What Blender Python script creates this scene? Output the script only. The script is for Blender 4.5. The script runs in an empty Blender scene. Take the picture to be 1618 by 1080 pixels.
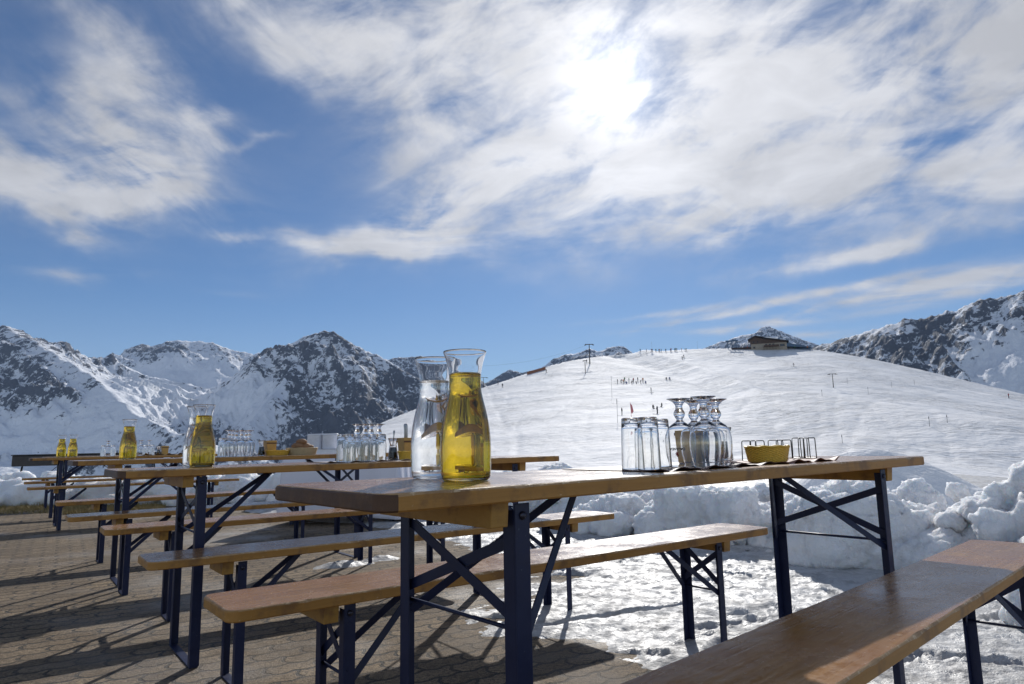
import bpy, bmesh, math, random
import numpy as np
from mathutils import Vector, Matrix
R = math.radians
C = bpy.context.scene.collection
sc = bpy.context.scene

# ---------------------------------------------------------------- camera
F, CX, CY, PIT, ROLL, EYE = 1082.53, 809.0, 540.0, 0.146981, 0.0198876, 0.84583
cp_, sp_, cr_, sr_ = math.cos(PIT), math.sin(PIT), math.cos(ROLL), math.sin(ROLL)
fwd = Vector((0, cp_, sp_)); upv = Vector((0, -sp_, cp_)); rt = Vector((1, 0, 0))
cam_r = rt * cr_ - upv * sr_; cam_u = rt * sr_ + upv * cr_
cd = bpy.data.cameras.new('camera'); cam = bpy.data.objects.new('camera', cd); C.objects.link(cam)
m = Matrix.Identity(4)
for i in range(3):
    m[i][0] = cam_r[i]; m[i][1] = cam_u[i]; m[i][2] = -fwd[i]
m[2][3] = EYE
cam.matrix_world = m
cd.sensor_width = 36; cd.lens = F * 36 / 1618; cd.clip_start = 0.05; cd.clip_end = 20000
sc.camera = cam

SUN = Vector((0.1425, 0.8645, 0.4820)).normalized()
SAZ, SEL = math.atan2(SUN.x, SUN.y), math.asin(SUN.z)

def ray(px, py):
    a = (px - CX) / F; b = (CY - py) / F
    return (fwd + cam_r * a + cam_u * b)
def azel(px, py):
    d = ray(px, py); return math.atan2(d.x, d.y), d.z / math.hypot(d.x, d.y)
def ground(px, py, z=0.0):
    d = ray(px, py); t = (z - EYE) / d.z
    return Vector((d.x * t, d.y * t, z))
def far(px, py, r):
    a, e = azel(px, py)
    return Vector((math.sin(a) * r, math.cos(a) * r, EYE + e * r))

# ---------------------------------------------------------------- node helper
class NT:
    def __init__(s, tree): s.t = tree; s.n = tree.nodes; s.l = tree.links
    def new(s, typ, **kw):
        n = s.n.new(typ)
        for k, v in kw.items(): setattr(n, k, v)
        return n
    def link(s, a, b): s.l.new(a, b)
    def put(s, sock, v):
        if hasattr(v, 'is_output') or isinstance(v, bpy.types.NodeSocket): s.l.new(v, sock)
        else: sock.default_value = v
    def math(s, op, a, b=0.0, c=None, clamp=False):
        n = s.new('ShaderNodeMath', operation=op); n.use_clamp = clamp
        s.put(n.inputs[0], a); s.put(n.inputs[1], b)
        if c is not None: s.put(n.inputs[2], c)
        return n.outputs[0]
    def vmath(s, op, a, b=(0, 0, 0), out=0):
        n = s.new('ShaderNodeVectorMath', operation=op); s.put(n.inputs[0], a)
        if op == 'SCALE': s.put(n.inputs['Scale'], b)
        else: s.put(n.inputs[1], b)
        return n.outputs[out]
    def mix(s, f, a, b, blend='MIX'):
        n = s.new('ShaderNodeMix', data_type='RGBA', blend_type=blend)
        s.put(n.inputs[0], f); s.put(n.inputs[6], a); s.put(n.inputs[7], b)
        return n.outputs[2]
    def noise(s, vec, scale, detail=4, rough=.55, dist=0, out=0, lac=2.0):
        n = s.new('ShaderNodeTexNoise'); s.put(n.inputs['Vector'], vec)
        n.inputs['Scale'].default_value = scale; n.inputs['Detail'].default_value = detail
        n.inputs['Roughness'].default_value = rough; n.inputs['Distortion'].default_value = dist
        n.inputs['Lacunarity'].default_value = lac
        return n.outputs[out]
    def ramp(s, f, stops, interp='LINEAR'):
        n = s.new('ShaderNodeValToRGB'); s.put(n.inputs[0], f); cr = n.color_ramp; cr.interpolation = interp
        while len(cr.elements) < len(stops): cr.elements.new(0.5)
        for e, (p, c) in zip(cr.elements, stops):
            e.position = p; e.color = (c, c, c, 1) if isinstance(c, (int, float)) else (*c, 1)
        return n.outputs[0]
    def mapr(s, v, a, b, c=0.0, d=1.0, smooth=False):
        n = s.new('ShaderNodeMapRange'); n.interpolation_type = 'SMOOTHSTEP' if smooth else 'LINEAR'
        s.put(n.inputs[0], v)
        for i, x in zip((1, 2, 3, 4), (a, b, c, d)): s.put(n.inputs[i], x)
        return n.outputs[0]
    def comb(s, x, y, z):
        n = s.new('ShaderNodeCombineXYZ')
        for i, v in enumerate((x, y, z)): s.put(n.inputs[i], v)
        return n.outputs[0]

# ---------------------------------------------------------------- world
w = bpy.data.worlds.new('World'); sc.world = w; w.use_nodes = True
T = NT(w.node_tree); T.n.clear()
wo = T.new('ShaderNodeOutputWorld'); bg = T.new('ShaderNodeBackground')
sky = T.new('ShaderNodeTexSky'); sky.sky_type = 'NISHITA'; sky.sun_disc = False
sky.sun_elevation = SEL; sky.sun_rotation = SAZ; sky.altitude = 2400
sky.air_density = 1.0; sky.dust_density = 0.35; sky.ozone_density = 2.2
tc = T.new('ShaderNodeTexCoord'); D = tc.outputs['Generated']
sep = T.new('ShaderNodeSeparateXYZ'); T.link(D, sep.inputs[0])
dx, dy, dz = sep.outputs
# angular coordinates of the sky: azimuth and elevation in radians
az = T.math('ARCTAN2', dx, dy); el = T.math('ARCSINE', dz)
# cloud layer coordinates: project the direction on a flat layer high above
zc = T.math('ADD', T.math('MAXIMUM', dz, 0.0), 0.10)
cu = T.math('DIVIDE', dx, zc); cv = T.math('DIVIDE', dy, zc)
P = T.comb(cu, cv, 0.0)
warp = T.noise(P, 1.1, 3, .5, out=1)
Pw = T.vmath('ADD', P, T.vmath('SCALE', T.vmath('SUBTRACT', warp, (.5, .5, .5)), 1.0))
A = T.comb(az, el, 0.0)
wA = T.noise(A, 6.0, 4, .55, out=1)
wA2 = T.vmath('SCALE', T.vmath('SUBTRACT', wA, (.5, .5, .5)), 0.16)
sepA = T.new('ShaderNodeSeparateXYZ'); T.link(T.vmath('ADD', A, wA2), sepA.inputs[0])
az2, el2 = sepA.outputs[0], sepA.outputs[1]
def blob(px, py, sx, sy, rot, amp):
    """one drifting bank of cloud: centre direction, half sizes and tilt in degrees"""
    a, e = azel(px, py); e = math.atan(e)
    ca, sa = math.cos(R(rot)), math.sin(R(rot))
    u = T.math('SUBTRACT', az2, a); v = T.math('SUBTRACT', el2, e)
    p = T.math('MULTIPLY', T.math('ADD', T.math('MULTIPLY', u, ca), T.math('MULTIPLY', v, sa)), 1 / R(sx))
    q = T.math('MULTIPLY', T.math('SUBTRACT', T.math('MULTIPLY', v, ca), T.math('MULTIPLY', u, sa)), 1 / R(sy))
    d2 = T.math('ADD', T.math('MULTIPLY', p, p), T.math('MULTIPLY', q, q))
    return T.math('MULTIPLY', T.math('EXPONENT', T.math('MULTIPLY', d2, -1.0)), amp)
BLOBS = [(60, 290, 9, 2.0, 3, 2.9), (225, 228, 5.5, 2.2, -28, 2.9), (60, 190, 8, 1.8, -12, .55),
         (320, 180, 3.2, 2.0, -25, 1.3), (395, 203, 3.2, .5, 12, 1.0), (180, 85, 5, 1.4, -38, 1.0), (140, 425, 4, .9, 0, .5), (130, 350, 3, .7, -15, .45),
         (480, 45, 12, 3.2, -20, 1.25), (440, 380, 5.5, .9, 2, 1.3), (640, 365, 8, 1.7, 22, 1.3), (720, 320, 7, 2.2, 25, 1.1), (560, 400, 8, .7, 2, .6),
         (760, 200, 9, 6, 0, .75), (960, 130, 15, 8.5, 0, 1.25), (1100, 255, 16, 4.6, 12, 1.25), (1350, 120, 20, 8, 5, 1.6),
         (1560, 270, 12, 3.0, 0, 1.1), (1260, 320, 11, 1.6, 3, .85), (1350, 402, 9, 1.0, 2, .75), (1500, 380, 8, 1.0, 0, .45),
         (720, 10, 14, 4, 0, 1.2), (1618, 40, 14, 6, 0, .55)]
tot = None
STREAKS = [(1210, 482, 11, .42, 6.5, 2.2), (1430, 458, 10, .50, 7, 2.3), (1600, 440, 9, .55, 8, 1.8), (1170, 517, 6, .32, 1, 1.6), (1310, 529, 5.5, .35, 1, 1.3), (1050, 495, 6, .3, 5, 1.2),
           (1360, 404, 6, .5, 3, 1.1), (430, 381, 4, .5, 1, 1.0), (140, 432, 3.5, .45, 2, .9), (365, 462, 3, .3, 0, .3)]
wS = T.vmath('SCALE', T.vmath('SUBTRACT', T.noise(T.comb(T.math('MULTIPLY', az, 2.0), T.math('MULTIPLY', el, 6.0), 7.0), 4.0, 5, .6, out=1), (.5, .5, .5)), .018)
sepS = T.new('ShaderNodeSeparateXYZ'); T.link(T.vmath('ADD', A, wS), sepS.inputs[0]); keep_ = (az2, el2)
for b in BLOBS:
    v = blob(*b); tot = v if tot is None else T.math('ADD', tot, v)
az2, el2 = sepS.outputs[0], sepS.outputs[1]
for b in STREAKS: tot = T.math('ADD', tot, blob(*b))
tot = T.math('ADD', tot, T.mapr(el, R(8), R(20), .05, .26))
# unseen sky: scattered cloud overhead, and cloud added behind the camera as fill light
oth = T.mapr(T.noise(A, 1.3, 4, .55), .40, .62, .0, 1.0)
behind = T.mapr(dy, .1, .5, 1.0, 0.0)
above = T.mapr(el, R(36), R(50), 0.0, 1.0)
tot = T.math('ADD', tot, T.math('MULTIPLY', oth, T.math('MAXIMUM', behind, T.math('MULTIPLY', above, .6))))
n1 = T.noise(T.vmath('MULTIPLY', Pw, (1.0, 1.8, 1.0)), 1.5, 8, .60); n2a = T.noise(T.comb(T.math('MULTIPLY', T.math('ADD', T.math('MULTIPLY', az, .93), T.math('MULTIPLY', el, .37)), 6.5), T.math('MULTIPLY', T.math('SUBTRACT', T.math('MULTIPLY', el, .93), T.math('MULTIPLY', az, .37)), 15.0), 3.0), 1.0, 8, .60, .35)
n2b = T.noise(T.comb(T.math('MULTIPLY', T.math('SUBTRACT', T.math('MULTIPLY', az, .90), T.math('MULTIPLY', el, .44)), 6.0), T.math('MULTIPLY', T.math('ADD', T.math('MULTIPLY', el, .90), T.math('MULTIPLY', az, .44)), 15.0), 5.0), 1.0, 8, .60, .35)
n2 = T.mapr(az, R(-24), R(-12), n2b, n2a)
nn = T.math('ADD', T.math('MULTIPLY', n1, .45), T.math('MULTIPLY', n2, .55))
dens = T.math('MULTIPLY', T.math('MULTIPLY', tot, .86), T.mapr(nn, .34, .62, .12, 1.35))
dens = T.math('ADD', dens, T.math('MULTIPLY', T.math('MULTIPLY', T.math('SUBTRACT', nn, .5), 1.5), T.math('MINIMUM', tot, 1.0)))
cov = T.mapr(dens, .0, 2.05, 0, .92, smooth=True)
sund = T.vmath('DOT_PRODUCT', D, tuple(SUN), out=1)
ang = T.math('ARCCOSINE', T.math('MINIMUM', sund, .99999))
# forward scattering in the thin cloud in front of the sun
g1 = T.math('MULTIPLY', T.math('EXPONENT', T.math('MULTIPLY', T.math('MULTIPLY', ang, ang), -1 / R(2.4) ** 2)), 2.0)
g2 = T.math('MULTIPLY', T.math('EXPONENT', T.math('MULTIPLY', ang, -1 / R(4.5))), 3.5)
g3 = T.math('MULTIPLY', T.math('EXPONENT', T.math('MULTIPLY', ang, -1 / R(22))), 2.2)
glow = T.math('ADD', T.math('ADD', g1, g2), g3)
shade = T.mapr(T.noise(Pw, 2.6, 6, .6), .35, .65, .80, 1.10)
cl = T.math('MULTIPLY', T.math('ADD', T.math('ADD', glow, 5.4), T.math('MULTIPLY', behind, 1.5)), shade)  # unseen clouds behind the camera made brighter, to fill shaded faces
hz = T.mapr(el, 0.0, R(14), .82, 1.0)
cl = T.math('MULTIPLY', cl, hz)
ccol = T.vmath('SCALE', T.comb(1.0, 1.005, 1.04), cl)
SKYMUL = (1.0, 1.0, 1.0)
skyc = T.mix(1.0, sky.outputs[0], T.mix(T.mapr(dy, -.3, .2, 1.0, 0.0), (.42, .565, .69, 1), (1.75, 1.5, 1.3, 1)), 'MULTIPLY')  # sky ahead toned down, unseen sky behind boosted as fill light
skyc = T.mix(T.mapr(el, 0.0, R(13), .50, 0.0, smooth=True), skyc, (3.9, 4.9, 6.0, 1))
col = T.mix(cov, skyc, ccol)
col = T.mix(1.0, col, T.vmath('SCALE', (1, 1, 1), T.math('MULTIPLY', T.math('EXPONENT', T.math('MULTIPLY', T.math('MULTIPLY', ang, ang), -1 / R(3.0) ** 2)), 4.5)), 'ADD')
col = T.mix(1.0, col, T.vmath('SCALE', (1, .97, .93), T.math('MULTIPLY', T.math('EXPONENT', T.math('MULTIPLY', ang, -1 / R(10))), 2.4)), 'ADD')
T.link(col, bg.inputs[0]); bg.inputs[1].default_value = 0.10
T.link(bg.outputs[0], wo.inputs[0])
w.cycles.sampling_method = 'MANUAL'; w.cycles.sample_map_resolution = 512

sl = bpy.data.lights.new('sun', 'SUN'); sl.energy = 4.0; sl.angle = R(.6); sl.color = (1.0, .965, .91)
so = bpy.data.objects.new('sun', sl); C.objects.link(so)
so.rotation_euler = (-SUN).to_track_quat('-Z', 'Y').to_euler()
so.location = SUN * 50

sc.view_settings.view_transform = 'Standard'; sc.view_settings.look = 'None'
sc.view_settings.exposure = 0.15; sc.view_settings.gamma = 1.0; sc.view_settings.use_curve_mapping = False
cy = sc.cycles
cy.max_bounces = 12; cy.transmission_bounces = 12; cy.glossy_bounces = 4; cy.diffuse_bounces = 4
cy.transparent_max_bounces = 12; cy.caustics_refractive = True; cy.caustics_reflective = False
cy.sample_clamp_indirect = 6.0; cy.use_denoising = True; cy.use_adaptive_sampling = True

# ---------------------------------------------------------------- numpy noise
def _h(ix, iy, iz, seed):
    n = (ix * 374761393 + iy * 668265263 + iz * 1440662683 + seed * 974634777) & 0xffffffff
    n = ((n ^ (n >> 13)) * 1274126177) & 0xffffffff
    n = (n ^ (n >> 16)) & 0xffffff
    return n.astype(np.float64) / 0xffffff
def vnoise(x, y, z=0.0, seed=0):
    x, y = np.broadcast_arrays(x, y); z = np.broadcast_to(z, x.shape)
    ix, iy, iz = (np.floor(v).astype(np.int64) for v in (x, y, z))
    fx, fy, fz = x - ix, y - iy, z - iz
    fx, fy, fz = (f * f * f * (f * (f * 6 - 15) + 10) for f in (fx, fy, fz))
    r = 0
    for a in (0, 1):
        for b in (0, 1):
            for c in (0, 1):
                wgt = (fx if a else 1 - fx) * (fy if b else 1 - fy) * (fz if c else 1 - fz)
                r = r + wgt * _h(ix + a, iy + b, iz + c, seed)
    return r * 2 - 1
def fbm(x, y, z=0.0, oct=5, seed=0, gain=.5, ridge=False, billow=False):
    s, a, t = 0, 1.0, 0
    for o in range(oct):
        f = 2.03 ** o
        v = vnoise(x * f + o * 17.3, y * f + o * 9.1, z * f if np.ndim(z) else z, seed + o)
        if ridge: v = 1 - 2 * np.abs(v)
        if billow: v = 2 * np.abs(v) - .6
        s = s + a * v; t += a; a *= gain
    return s / t
def sst(a, b, x):
    t = np.clip((x - a) / (b - a), 0, 1); return t * t * (3 - 2 * t)

def np_mesh(name, V, Fq, mats, smooth=True, parent=None, kind=None, mi=None):
    me = bpy.data.meshes.new(name)
    V = np.asarray(V, np.float32); Fq = np.asarray(Fq, np.int32)
    me.vertices.add(len(V)); me.vertices.foreach_set('co', V.ravel())
    k = Fq.shape[1]
    me.loops.add(Fq.size); me.loops.foreach_set('vertex_index', Fq.ravel())
    me.polygons.add(len(Fq)); me.polygons.foreach_set('loop_start', np.arange(len(Fq), dtype=np.int32) * k)
    me.polygons.foreach_set('loop_total', np.full(len(Fq), k, np.int32))
    me.polygons.foreach_set('use_smooth', np.full(len(Fq), smooth))
    if mi is not None: me.polygons.foreach_set('material_index', mi)
    me.update(calc_edges=True); me.validate()
    for mt in (mats if isinstance(mats, (list, tuple)) else [mats]): me.materials.append(mt)
    o = bpy.data.objects.new(name, me); C.objects.link(o)
    if parent: o.parent = parent
    if kind: o['kind'] = kind
    return o
def grid_faces(nu, nv):
    i = np.arange(nu - 1)[:, None] * nv + np.arange(nv - 1)[None, :]
    i = i.ravel(); return np.stack([i, i + nv, i + nv + 1, i + 1], 1)

def tag(o, label, cat, group=None, kind=None):
    if label: o['label'] = label
    if cat: o['category'] = cat
    if group: o['group'] = group
    if kind: o['kind'] = kind
    return o

# ---------------------------------------------------------------- materials
def mat(name):
    mt = bpy.data.materials.new(name); mt.use_nodes = True
    t = NT(mt.node_tree); b = t.n['Principled BSDF']
    return mt, t, b
def bump(t, b, h, strength=.5, dist=.01, sock='Normal'):
    n = t.new('ShaderNodeBump'); n.inputs['Strength'].default_value = strength; n.inputs['Distance'].default_value = dist
    t.link(h, n.inputs['Height']); t.link(n.outputs[0], b.inputs[sock]); return n
def simple(name, col, rough=.5, metal=0.0, var=.15, scale=30, spec=.5):
    mt, t, b = mat(name); g = t.new('ShaderNodeTexCoord').outputs['Object']
    n = t.noise(g, scale, 4)
    c0 = tuple(c * (1 - var) for c in col) + (1,); c1 = tuple(min(1, c * (1 + var)) for c in col) + (1,)
    t.link(t.mix(n, c0, c1), b.inputs['Base Color']); b.inputs['Roughness'].default_value = rough
    b.inputs['Metallic'].default_value = metal; b.inputs['Specular IOR Level'].default_value = spec
    return mt

def snow_far_mat():
    mt, t, b = mat('piste_snow'); g = t.new('ShaderNodeNewGeometry').outputs['Position']
    s = t.new('ShaderNodeSeparateXYZ'); t.link(g, s.inputs[0])
    b.inputs['Roughness'].default_value = .75; b.inputs['Specular IOR Level'].default_value = .06
    # ski tracks: stretched noises running in a few directions
    h = None; dark = None
    for i, (rot, sc1, st, th) in enumerate([(12, .35, 14, .60), (-28, .22, 18, .62), (55, .16, 16, .64), (-70, .28, 12, .64)]):
        mp = t.new('ShaderNodeMapping'); t.link(g, mp.inputs[0]); mp.inputs['Rotation'].default_value = (0, 0, R(rot))
        mp.inputs['Scale'].default_value = (sc1, sc1 * st, sc1)
        wv = t.noise(t.vmath('ADD', mp.outputs[0], t.vmath('SCALE', t.noise(g, .02, 3, out=1), 9.0)), 1.0, 3, .5)
        ln = t.mapr(wv, th, th + .05, 0, 1)
        msk = t.mapr(t.noise(g, .03 + .01 * i, 2), .48, .6, 0, 1)
        ln = t.math('MULTIPLY', ln, msk)
        h = ln if h is None else t.math('ADD', h, ln)
    fine = t.noise(g, 1.3, 6, .65); big = t.noise(g, .07, 5, .6)
    hh = t.math('ADD', t.math('MULTIPLY', h, -.5), t.math('ADD', t.math('MULTIPLY', fine, .18), t.math('MULTIPLY', big, 2.2)))
    bump(t, b, hh, 1.0, .75)
    t.link(t.mix(t.math('MINIMUM', t.math('MULTIPLY', h, .7), 1.0), (.84, .84, .85, 1), (.62, .65, .70, 1)), b.inputs['Base Color'])
    return mt

def rock_snow_mat(name, snowline=0.0, sharp=1.0):
    mt, t, b = mat(name); geo = t.new('ShaderNodeNewGeometry'); g = geo.outputs['Position']
    b.inputs['Roughness'].default_value = .8; b.inputs['Specular IOR Level'].default_value = .15
    at = t.new('ShaderNodeAttribute', attribute_name='rock').outputs['Fac']
    n0 = t.noise(g, .012, 6, .7, .3); n1 = t.noise(g, .055, 7, .76, .4); 
    v = t.math('ADD', t.math('MULTIPLY', t.math('SUBTRACT', n0, .5), 1.5), t.math('MULTIPLY', t.math('SUBTRACT', n1, .5), 3.4))
    k = t.math('ADD', at, v)
    f = t.mapr(k, .46, .62, 0, 1)
    rc = t.mix(t.noise(g, .05, 5, .6), (.030, .036, .052, 1), (.115, .125, .15, 1))
    sn = t.mix(n0, (.76, .79, .85, 1), (.86, .88, .91, 1))
    t.link(t.mix(f, sn, rc), b.inputs['Base Color'])
    hh = t.math('ADD', t.math('MULTIPLY', t.noise(g, .012, 8, .68), 40.0), t.math('MULTIPLY', t.math('MULTIPLY', f, n1), 14.0))
    bump(t, b, hh, .55, 1.0)
    return mt

def snow_near_mat(name, dirt=0.0, icy=0.0):
    mt, t, b = mat(name); g = t.new('ShaderNodeNewGeometry').outputs['Position']
    n = t.noise(g, 9, 6, .65); n2 = t.noise(g, 55, 5, .65); n3 = t.noise(g, 1.7, 3, .6)
    c = t.mix(n3, (.42, .425, .43, 1), (.56, .565, .575, 1)) if icy else t.mix(n3, (.90, .90, .92, 1), (.95, .95, .96, 1))
    if dirt:
        d = t.mapr(t.noise(g, 2.6, 8, .72), .54, .68, 0, dirt)
        c = t.mix(d, c, (.30, .26, .20, 1))
    if icy:
        d = t.mapr(t.noise(g, 7.0, 8, .75), .46, .62, 0, .7)
        c = t.mix(d, c, (.28, .275, .27, 1))
    t.link(c, b.inputs['Base Color'])
    b.inputs['Roughness'].default_value = .42 if icy else .6
    b.inputs['Specular IOR Level'].default_value = .4 if icy else .1
    if icy:
        t.link(t.mapr(t.noise(g, 14, 4, .6), .35, .65, .30, .8), b.inputs['Roughness'])
    b.inputs['Subsurface Weight'].default_value = 0.0 if icy else .8
    b.inputs['Subsurface Radius'].default_value = (1.0, 1.15, 1.3); b.inputs['Subsurface Scale'].default_value = .07
    hh = t.math('ADD', t.math('MULTIPLY', n, 1.0), t.math('MULTIPLY', n2, .35))
    bump(t, b, hh, .9 if icy else 1.0, .022 if icy else .05)
    return mt

def paver_mat():
    mt, t, b = mat('interlocking_pavers'); g = t.new('ShaderNodeNewGeometry').outputs['Position']
    mp = t.new('ShaderNodeMapping'); t.link(g, mp.inputs[0]); mp.inputs['Rotation'].default_value = (0, 0, R(-37 + 4))
    s = t.new('ShaderNodeSeparateXYZ'); t.link(mp.outputs[0], s.inputs[0])
    W, H = .20, .10
    # zigzag flanks of an interlocking stone: shift x by a triangle wave of y and the reverse
    def tri(v, per, amp):
        n = t.new('ShaderNodeMath', operation='PINGPONG'); t.put(n.inputs[0], v); n.inputs[1].default_value = per / 2
        q = t.mapr(n.outputs[0], per * .12, per * .38, -amp, amp); return q
    jit = t.vmath('SCALE', t.vmath('SUBTRACT', t.noise(g, 26, 4, .7, out=1), (.5, .5, .5)), .022)
    js = t.new('ShaderNodeSeparateXYZ'); t.link(jit, js.inputs[0])
    x = t.math('ADD', t.math('ADD', s.outputs[0], tri(s.outputs[1], H, .009)), js.outputs[0])
    y = t.math('ADD', t.math('ADD', s.outputs[1], tri(s.outputs[0], W / 2, .006)), js.outputs[1])
    br = t.new('ShaderNodeTexBrick'); t.link(t.comb(x, y, 0.0), br.inputs['Vector'])
    br.inputs['Scale'].default_value = 1.0; br.inputs['Brick Width'].default_value = W; br.inputs['Row Height'].default_value = H
    br.inputs['Mortar Size'].default_value = .009; br.inputs['Mortar Smooth'].default_value = .25; br.inputs['Bias'].default_value = 0
    br.inputs['Color1'].default_value = (.19, .128, .068, 1); br.inputs['Color2'].default_value = (.36, .26, .150, 1)
    br.inputs['Mortar'].default_value = (.035, .028, .02, 1)
    f = t.noise(g, 70, 3, .9); f2 = t.noise(g, 2.2, 5, .6); f3 = t.noise(g, 420, 2, .6)
    t.link(t.mix(t.mapr(t.noise(g, 5.0, 4), .4, .65), (.012, .010, .008, 1), (.05, .038, .024, 1)), br.inputs['Mortar'])
    c = t.mix(t.mapr(f, .42, .58), t.mix(1.0, br.outputs[0], (.30, .27, .24, 1), 'MULTIPLY'), br.outputs[0])
    c = t.mix(t.mapr(f2, .46, .62, 0, .6), c, (.12, .085, .05, 1))
    c = t.mix(t.mapr(f3, .56, .66, 0, .8), c, (.52, .46, .38, 1)); c = t.mix(t.mapr(t.noise(g, 14, 6, .75), .50, .66, 0, .55), c, (.09, .065, .042, 1))
    c = t.mix(t.mapr(t.noise(g, .55, 4), .56, .66, 0, .35), c, (.42, .40, .37, 1))
    t.link(c, b.inputs['Base Color'])
    wet = t.mapr(t.noise(g, .9, 4), .5, .62, 0, 1)
    t.link(t.mapr(wet, 0, 1, .85, .42), b.inputs['Roughness'])
    b.inputs['Specular IOR Level'].default_value = .35
    hh = t.math('ADD', t.math('MULTIPLY', br.outputs['Fac'], -1.0), t.math('ADD', t.math('MULTIPLY', f, .9), t.math('MULTIPLY', f3, .3)))
    hh = t.math('ADD', hh, t.math('MULTIPLY', f2, 1.2))
    bump(t, b, hh, 1.0, .010)
    return mt

# ---------------------------------------------------------------- terrace ground

# signed distance to the edge of the snow that still lies on the terrace
edge_px = [(1080, 1110), (1010, 1075), (930, 1062), (900, 1035), (820, 1020), (740, 1010), (665, 1003), (640, 985), (655, 965), (740, 948), (790, 925),
           (770, 900), (700, 872), (640, 852), (585, 838), (520, 828), (450, 822), (385, 812), (310, 800), (240, 786), (130, 782), (0, 784), (-120, 786)]
EL = [ground(*p) for p in edge_px]; EL = [Vector((1.1, .9, 0))] + EL
EP = np.array([[p.x, p.y] for p in EL])
def edge_dist(x, y):
    """positive inside the snow (right of / beyond the edge line)"""
    best = np.full(x.shape, 1e9); sgn = np.ones(x.shape)
    for a, b_ in zip(EP[:-1], EP[1:]):
        d = b_ - a; L2 = (d ** 2).sum()
        t = np.clip(((x - a[0]) * d[0] + (y - a[1]) * d[1]) / L2, 0, 1)
        qx, qy = x - a[0] - t * d[0], y - a[1] - t * d[1]
        dd = np.hypot(qx, qy); cr = d[0] * (y - a[1]) - d[1] * (x - a[0])
        u = dd < best; best = np.where(u, dd, best); sgn = np.where(u, np.where(cr < 0, 1, -1), sgn)
    return best * sgn
def patch(x, y, px, py, rx, ry, rot=0):
    c = ground(px, py); ca, sa = math.cos(R(rot)), math.sin(R(rot))
    u = (x - c.x) * ca + (y - c.y) * sa; v = -(x - c.x) * sa + (y - c.y) * ca
    return 1 - np.hypot(u / rx, v / ry)
def snow_h(x, y):
    d = edge_dist(x, y)
    n = fbm(x * 2.1, y * 2.1, oct=5, seed=3, gain=.6)
    s = d / .30 + n * 1.1
    s = np.maximum(s, patch(x, y, 545, 893, .30, .14, 25) * 1.6 + n * .8)
    s = np.maximum(s, patch(x, y, 600, 884, .22, .12, 25) * 1.6 + n * .8)
    # thawed spots where the paving shows
    for (px, py, rx, ry) in [(880, 915, .22, .12), (845, 905, .15, .1), (1195, 985, .12, .07), (1175, 978, .18, .03), (1210, 870, .08, .05), (985, 890, .12, .05), (1000, 975, .42, .022)]:
        s = s - np.clip(patch(x, y, px, py, rx, ry, 20) + .35, 0, 1) * 2.6
    h = -.02 + .045 * sst(-.3, 1.6, s) + .02 * sst(1, 5, s)
    amp = sst(0, 1.2, s)
    rb = np.random.default_rng(77)
    for _ in range(90):
        bx, by = rb.uniform(-.4, 3.2), rb.uniform(1.6, 5.6); ba_ = rb.uniform(0, math.pi); 
        m_ = (np.abs(x - bx) < .25) & (np.abs(y - by) < .25)
        if not m_.any(): continue
        u = (x[m_] - bx) * math.cos(ba_) + (y[m_] - by) * math.sin(ba_); v = -(x[m_] - bx) * math.sin(ba_) + (y[m_] - by) * math.cos(ba_)
        q = np.sqrt((u / .14) ** 2 + (v / (.048 - .010 * np.sin(u * 20))) ** 2); h[m_] += amp[m_] * (-.016 * sst(1.05, .75, q) + .007 * np.exp(-((q - 1.2) / .16) ** 2) + .0022 * np.sign(np.sin(u * 260)) * (q < .8))
    h = h + amp * (.012 * fbm(x * 7, y * 7, oct=4, seed=9, gain=.6) + .010 * fbm(x * 19, y * 19, oct=4, seed=12, gain=.6, ridge=True))
    return h
def snow_sheet(name, x0, x1, y0, y1, st, mt):
    xs = np.arange(x0, x1 + st / 2, st); ys = np.arange(y0, y1 + st / 2, st)
    X, Y = np.meshgrid(xs, ys, indexing='ij'); Z = snow_h(X, Y)
    V = np.stack([X.ravel(), Y.ravel(), Z.ravel()], 1); Fq = grid_faces(len(xs), len(ys))
    keep = (Z.ravel()[Fq] > -.006).any(1); Fq = Fq[keep]
    used = np.unique(Fq); rm = np.zeros(len(V), np.int64); rm[used] = np.arange(len(used))
    return np_mesh(name, V[used], rm[Fq], mt, True, kind='structure')
icy = snow_near_mat('trodden_snow', dirt=.6, icy=1)
snow_sheet('trodden_snow', -1.6, 5.2, .6, 7.4, .014, icy)
snow_sheet('trodden_snow', -12.5, -1.6, 5.4, 17, .05, icy); snow_sheet('trodden_snow', -1.6, 9.0, 7.4, 17, .05, icy)

def smooth_table(xs, ys, sig=R(.9), n=4000):
    g = np.linspace(R(-75), R(75), n); v = np.interp(g, xs, ys); st_ = g[1] - g[0]
    k = np.exp(-.5 * (np.arange(-int(4 * sig / st_), int(4 * sig / st_) + 1) * st_ / sig) ** 2); k /= k.sum()
    p = len(k) // 2; v = np.convolve(np.pad(v, p, mode='edge'), k, 'valid'); return g, v
# ---------------------------------------------------------------- ski slope (polar grid round the terrace)
sil = [(-700, 960), (-300, 860), (-100, 815), (0, 800), (200, 785), (450, 752), (520, 716), (560, 690), (600, 668), (650, 648), (700, 630), (770, 610), (830, 590), (880, 573), (940, 563), (1000, 557),
       (1090, 551), (1160, 549.5), (1230, 550.5), (1290, 552), (1350, 561), (1440, 580), (1540, 604), (1618, 622), (1700, 645), (1900, 700), (2300, 760)]
sa = np.array([azel(*p)[0] for p in sil]); se = np.array([azel(*p)[1] for p in sil])
rc_ctrl = np.array([(-700, 120), (0, 130), (450, 150), (600, 220), (770, 290), (1000, 345), (1240, 345), (1440, 320), (1618, 300), (2300, 240)], float)
rca = np.array([azel(p, 650)[0] for p in rc_ctrl[:, 0]])
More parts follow.
